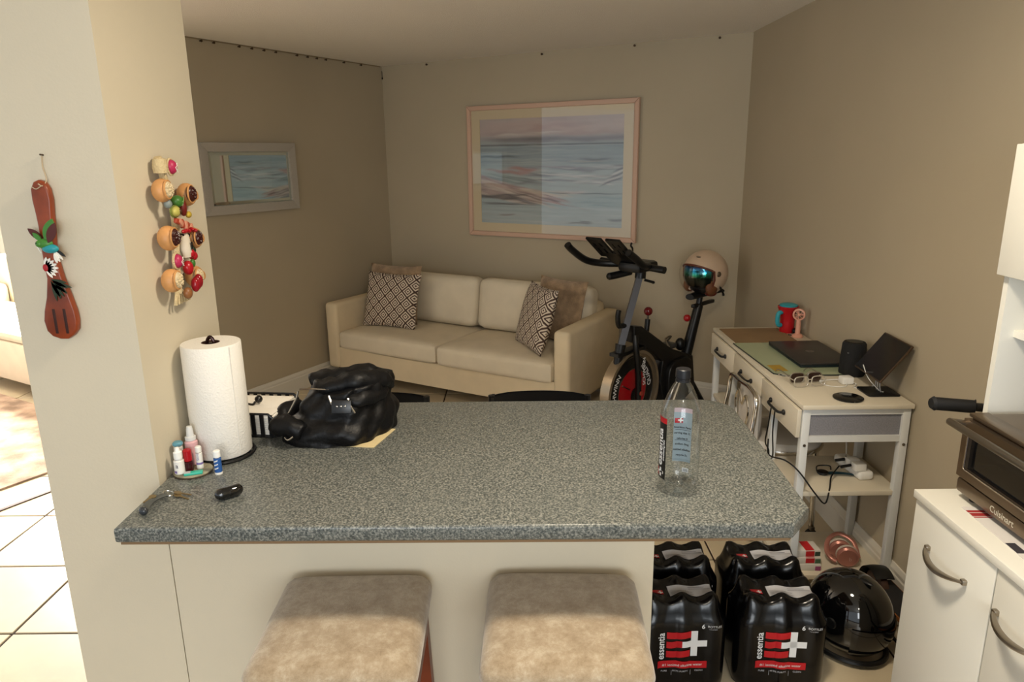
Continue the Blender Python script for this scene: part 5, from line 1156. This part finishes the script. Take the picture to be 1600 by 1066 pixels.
def pot(y, z, r, side, beans, handle):
    x, zz = lp_(y, z); o = MB().ell((x, -.024, zz), (r, r*.8, r), 20, 12).build('clay_pot', M_CLAY, og)
    dx = -r*(.42 if handle else .12); rb = MB()
    R = random.Random(int(y*1000)); c0 = (x+dx, -.024-r*.55, zz+.002)
    rb.ell(c0, (r*.66, r*.36, r*.72), 14, 8)
    for k in range(34):
        a = R.uniform(0, 2*pi); q = sqrt(R.random())*.9; rb.ell((c0[0]+q*r*.62*cos(a), c0[1]-r*.35*sqrt(max(0, 1-q*q)), c0[2]+q*r*.62*sin(a)), (.0038, .003, .003), 6, 4, rz=a)
    rb.build('beans', beans, o)
    MB().tube([(c0[0]+r*.69*cos(a), c0[1]-.001, c0[2]+r*.75*sin(a)) for a in [2*pi*k/20 for k in range(20)]], .0022, 6, closed=True).build('pot_rim', M_CLAY, o)
    if handle: MB().tube(smoothpath([(x+r*.7, -.026, zz-r*.5), (x+r*1.35, -.03, zz-r*.35), (x+r*1.25, -.03, zz+r*.12), (x+r*.8, -.026, zz+r*.2)], 5), .005, 8).build('pot_handle', M_CLAY, o)
pot(1.615, 1.583, .026, 1, M_PBEAN, False); pot(1.735, 1.568, .027, .1, M_BEAN, True)
pot(1.615, 1.478, .028, 1, M_BEAN, False); pot(1.742, 1.464, .026, -.2, M_BEAN, True)
pot(1.605, 1.383, .027, 1, M_PBEAN, False); pot(1.722, 1.374, .026, .1, M_PBEAN, True)
M_RADI = mat('radish_pink', '#b02a52', .4); M_VRED = mat('veg_red', '#a81420', .3); M_VGR = mat('veg_green', '#3c6e2a', .4)
def veg(nm, y, z, r, m, d=-.03, rz=0): x, zz = lp_(y, z); return MB().ell((x, d, zz), r, 14, 9, rz=rz).build(nm, m, og)
for (y, z) in ((1.661, 1.633), (1.632, 1.424)):
    o = veg('radish', y, z, (.015, .012, .016), M_RADI); x, zz = lp_(y, z); MB().tube([(x+.0165*cos(a), -.028, zz+.0175*sin(a)) for a in [2*pi*k/20 for k in range(20)]], .003, 6, closed=True).build('radish_skin', M_STRAW, o)
    for k in range(5): MB().tube([(x-.004, -.041, zz-.002), (x+.008, -.04, zz-.012+.005*k)], .0012, 4).build('radish_mark', M_PW, o)
o = veg('cabbage', 1.668, 1.556, (.018, .014, .014), M_VGR)
for k in range(5): x, zz = lp_(1.668, 1.556); MB().tube([(x-.012, -.038, zz-.004), (x, -.0445, zz), (x+.012-.003*k, -.040, zz+.010-.005*k)], .0012, 5).build('cabbage_vein', mat('veg_light_green', '#7a9a58', .5), o)
o = veg('avocado', 1.642, 1.535, (.021, .010, .012), mat('avocado_flesh', '#b9b25a', .5), -.036, .2); x, zz = lp_(1.642, 1.535); MB().ell((x+.002, -.044, zz), (.006, .005, .006), 10, 6).build('avocado_stone', mat('stone_brown', '#4a3018', .4), o); MB().tube([(x+.0215*cos(a), -.034, zz+.0125*sin(a)) for a in [2*pi*k/20 for k in range(20)]], .0022, 6, closed=True).build('avocado_skin', mat('avocado_skin', '#6f7a34', .5), o)
veg('chorizo', 1.693, 1.540, (.014, .009, .02), mat('chorizo_red', '#6e1d16', .4), -.03, .4); veg('banana', 1.718, 1.522, (.02, .007, .008), mat('banana_yellow', '#c2a63a', .5), -.03, .3)
veg('garlic', 1.622, 1.553, (.010, .009, .010), mat('garlic_grey', '#7d8784', .4), -.03)
for k in range(6):
    x, zz = lp_(1.655+.012*k, 1.512-.004*k); MB().box((x, -.030-.002*(k % 2), zz), (.02, .008, .012), .002, ry=radians(20+25*k)).build('bacon', mat(('bacon_red', 'bacon_pink')[k % 2], ('#a8442c', '#cf8f74')[k % 2], .5), og)
for k in range(5): veg('chilli', 1.672+.012*k, 1.487+.004*sin(k*3), (.012, .005, .005), M_VRED, -.036, .3*k)
x, zz = lp_(1.690, 1.455); o = MB().lathe([(.0003, -.03), (.014, -.03), (.018, -.01), (.014, .02), (.008, .03), (.0003, .028)], 16, c=(x, -.026, zz), sy=.7).build('cloth_sack', mat('sack_white', '#d5cbb9', .9), og)
tx = text_mb('B', .022, bold=.001); tx.xf(frame(x+.003, -.0405, zz-.004, (1, 0, 0), (0, 0, 1))); tx.build('sack_mark', M_BLACK, o, smooth=False); MB().tube([(x-.012, -.026, zz+.022), (x+.014, -.03, zz+.02)], .005, 8).build('sack_tie', M_BLACK, o)
for (y, z) in ((1.700, 1.432), (1.712, 1.425)): veg('tomato', y, z, (.011, .010, .011), M_VRED, -.032)
veg('parsley', 1.718, 1.437, (.012, .008, .010), M_DG, -.028)
o = veg('pepper', 1.672, 1.402, (.014, .012, .017), M_VRED, -.034); veg('pepper_leaf', 1.690, 1.410, (.008, .006, .010), M_VGR, -.038)
for k in range(3): veg('red_pepper', 1.668+.010*k, 1.362+.003*k, (.009, .010, .017), mat('crimson_pepper', '#8e0f1c', .2), -.048)
veg('onion', 1.655, 1.345, (.013, .010, .014), mat('onion_brown', '#8a5a34', .4), -.034)
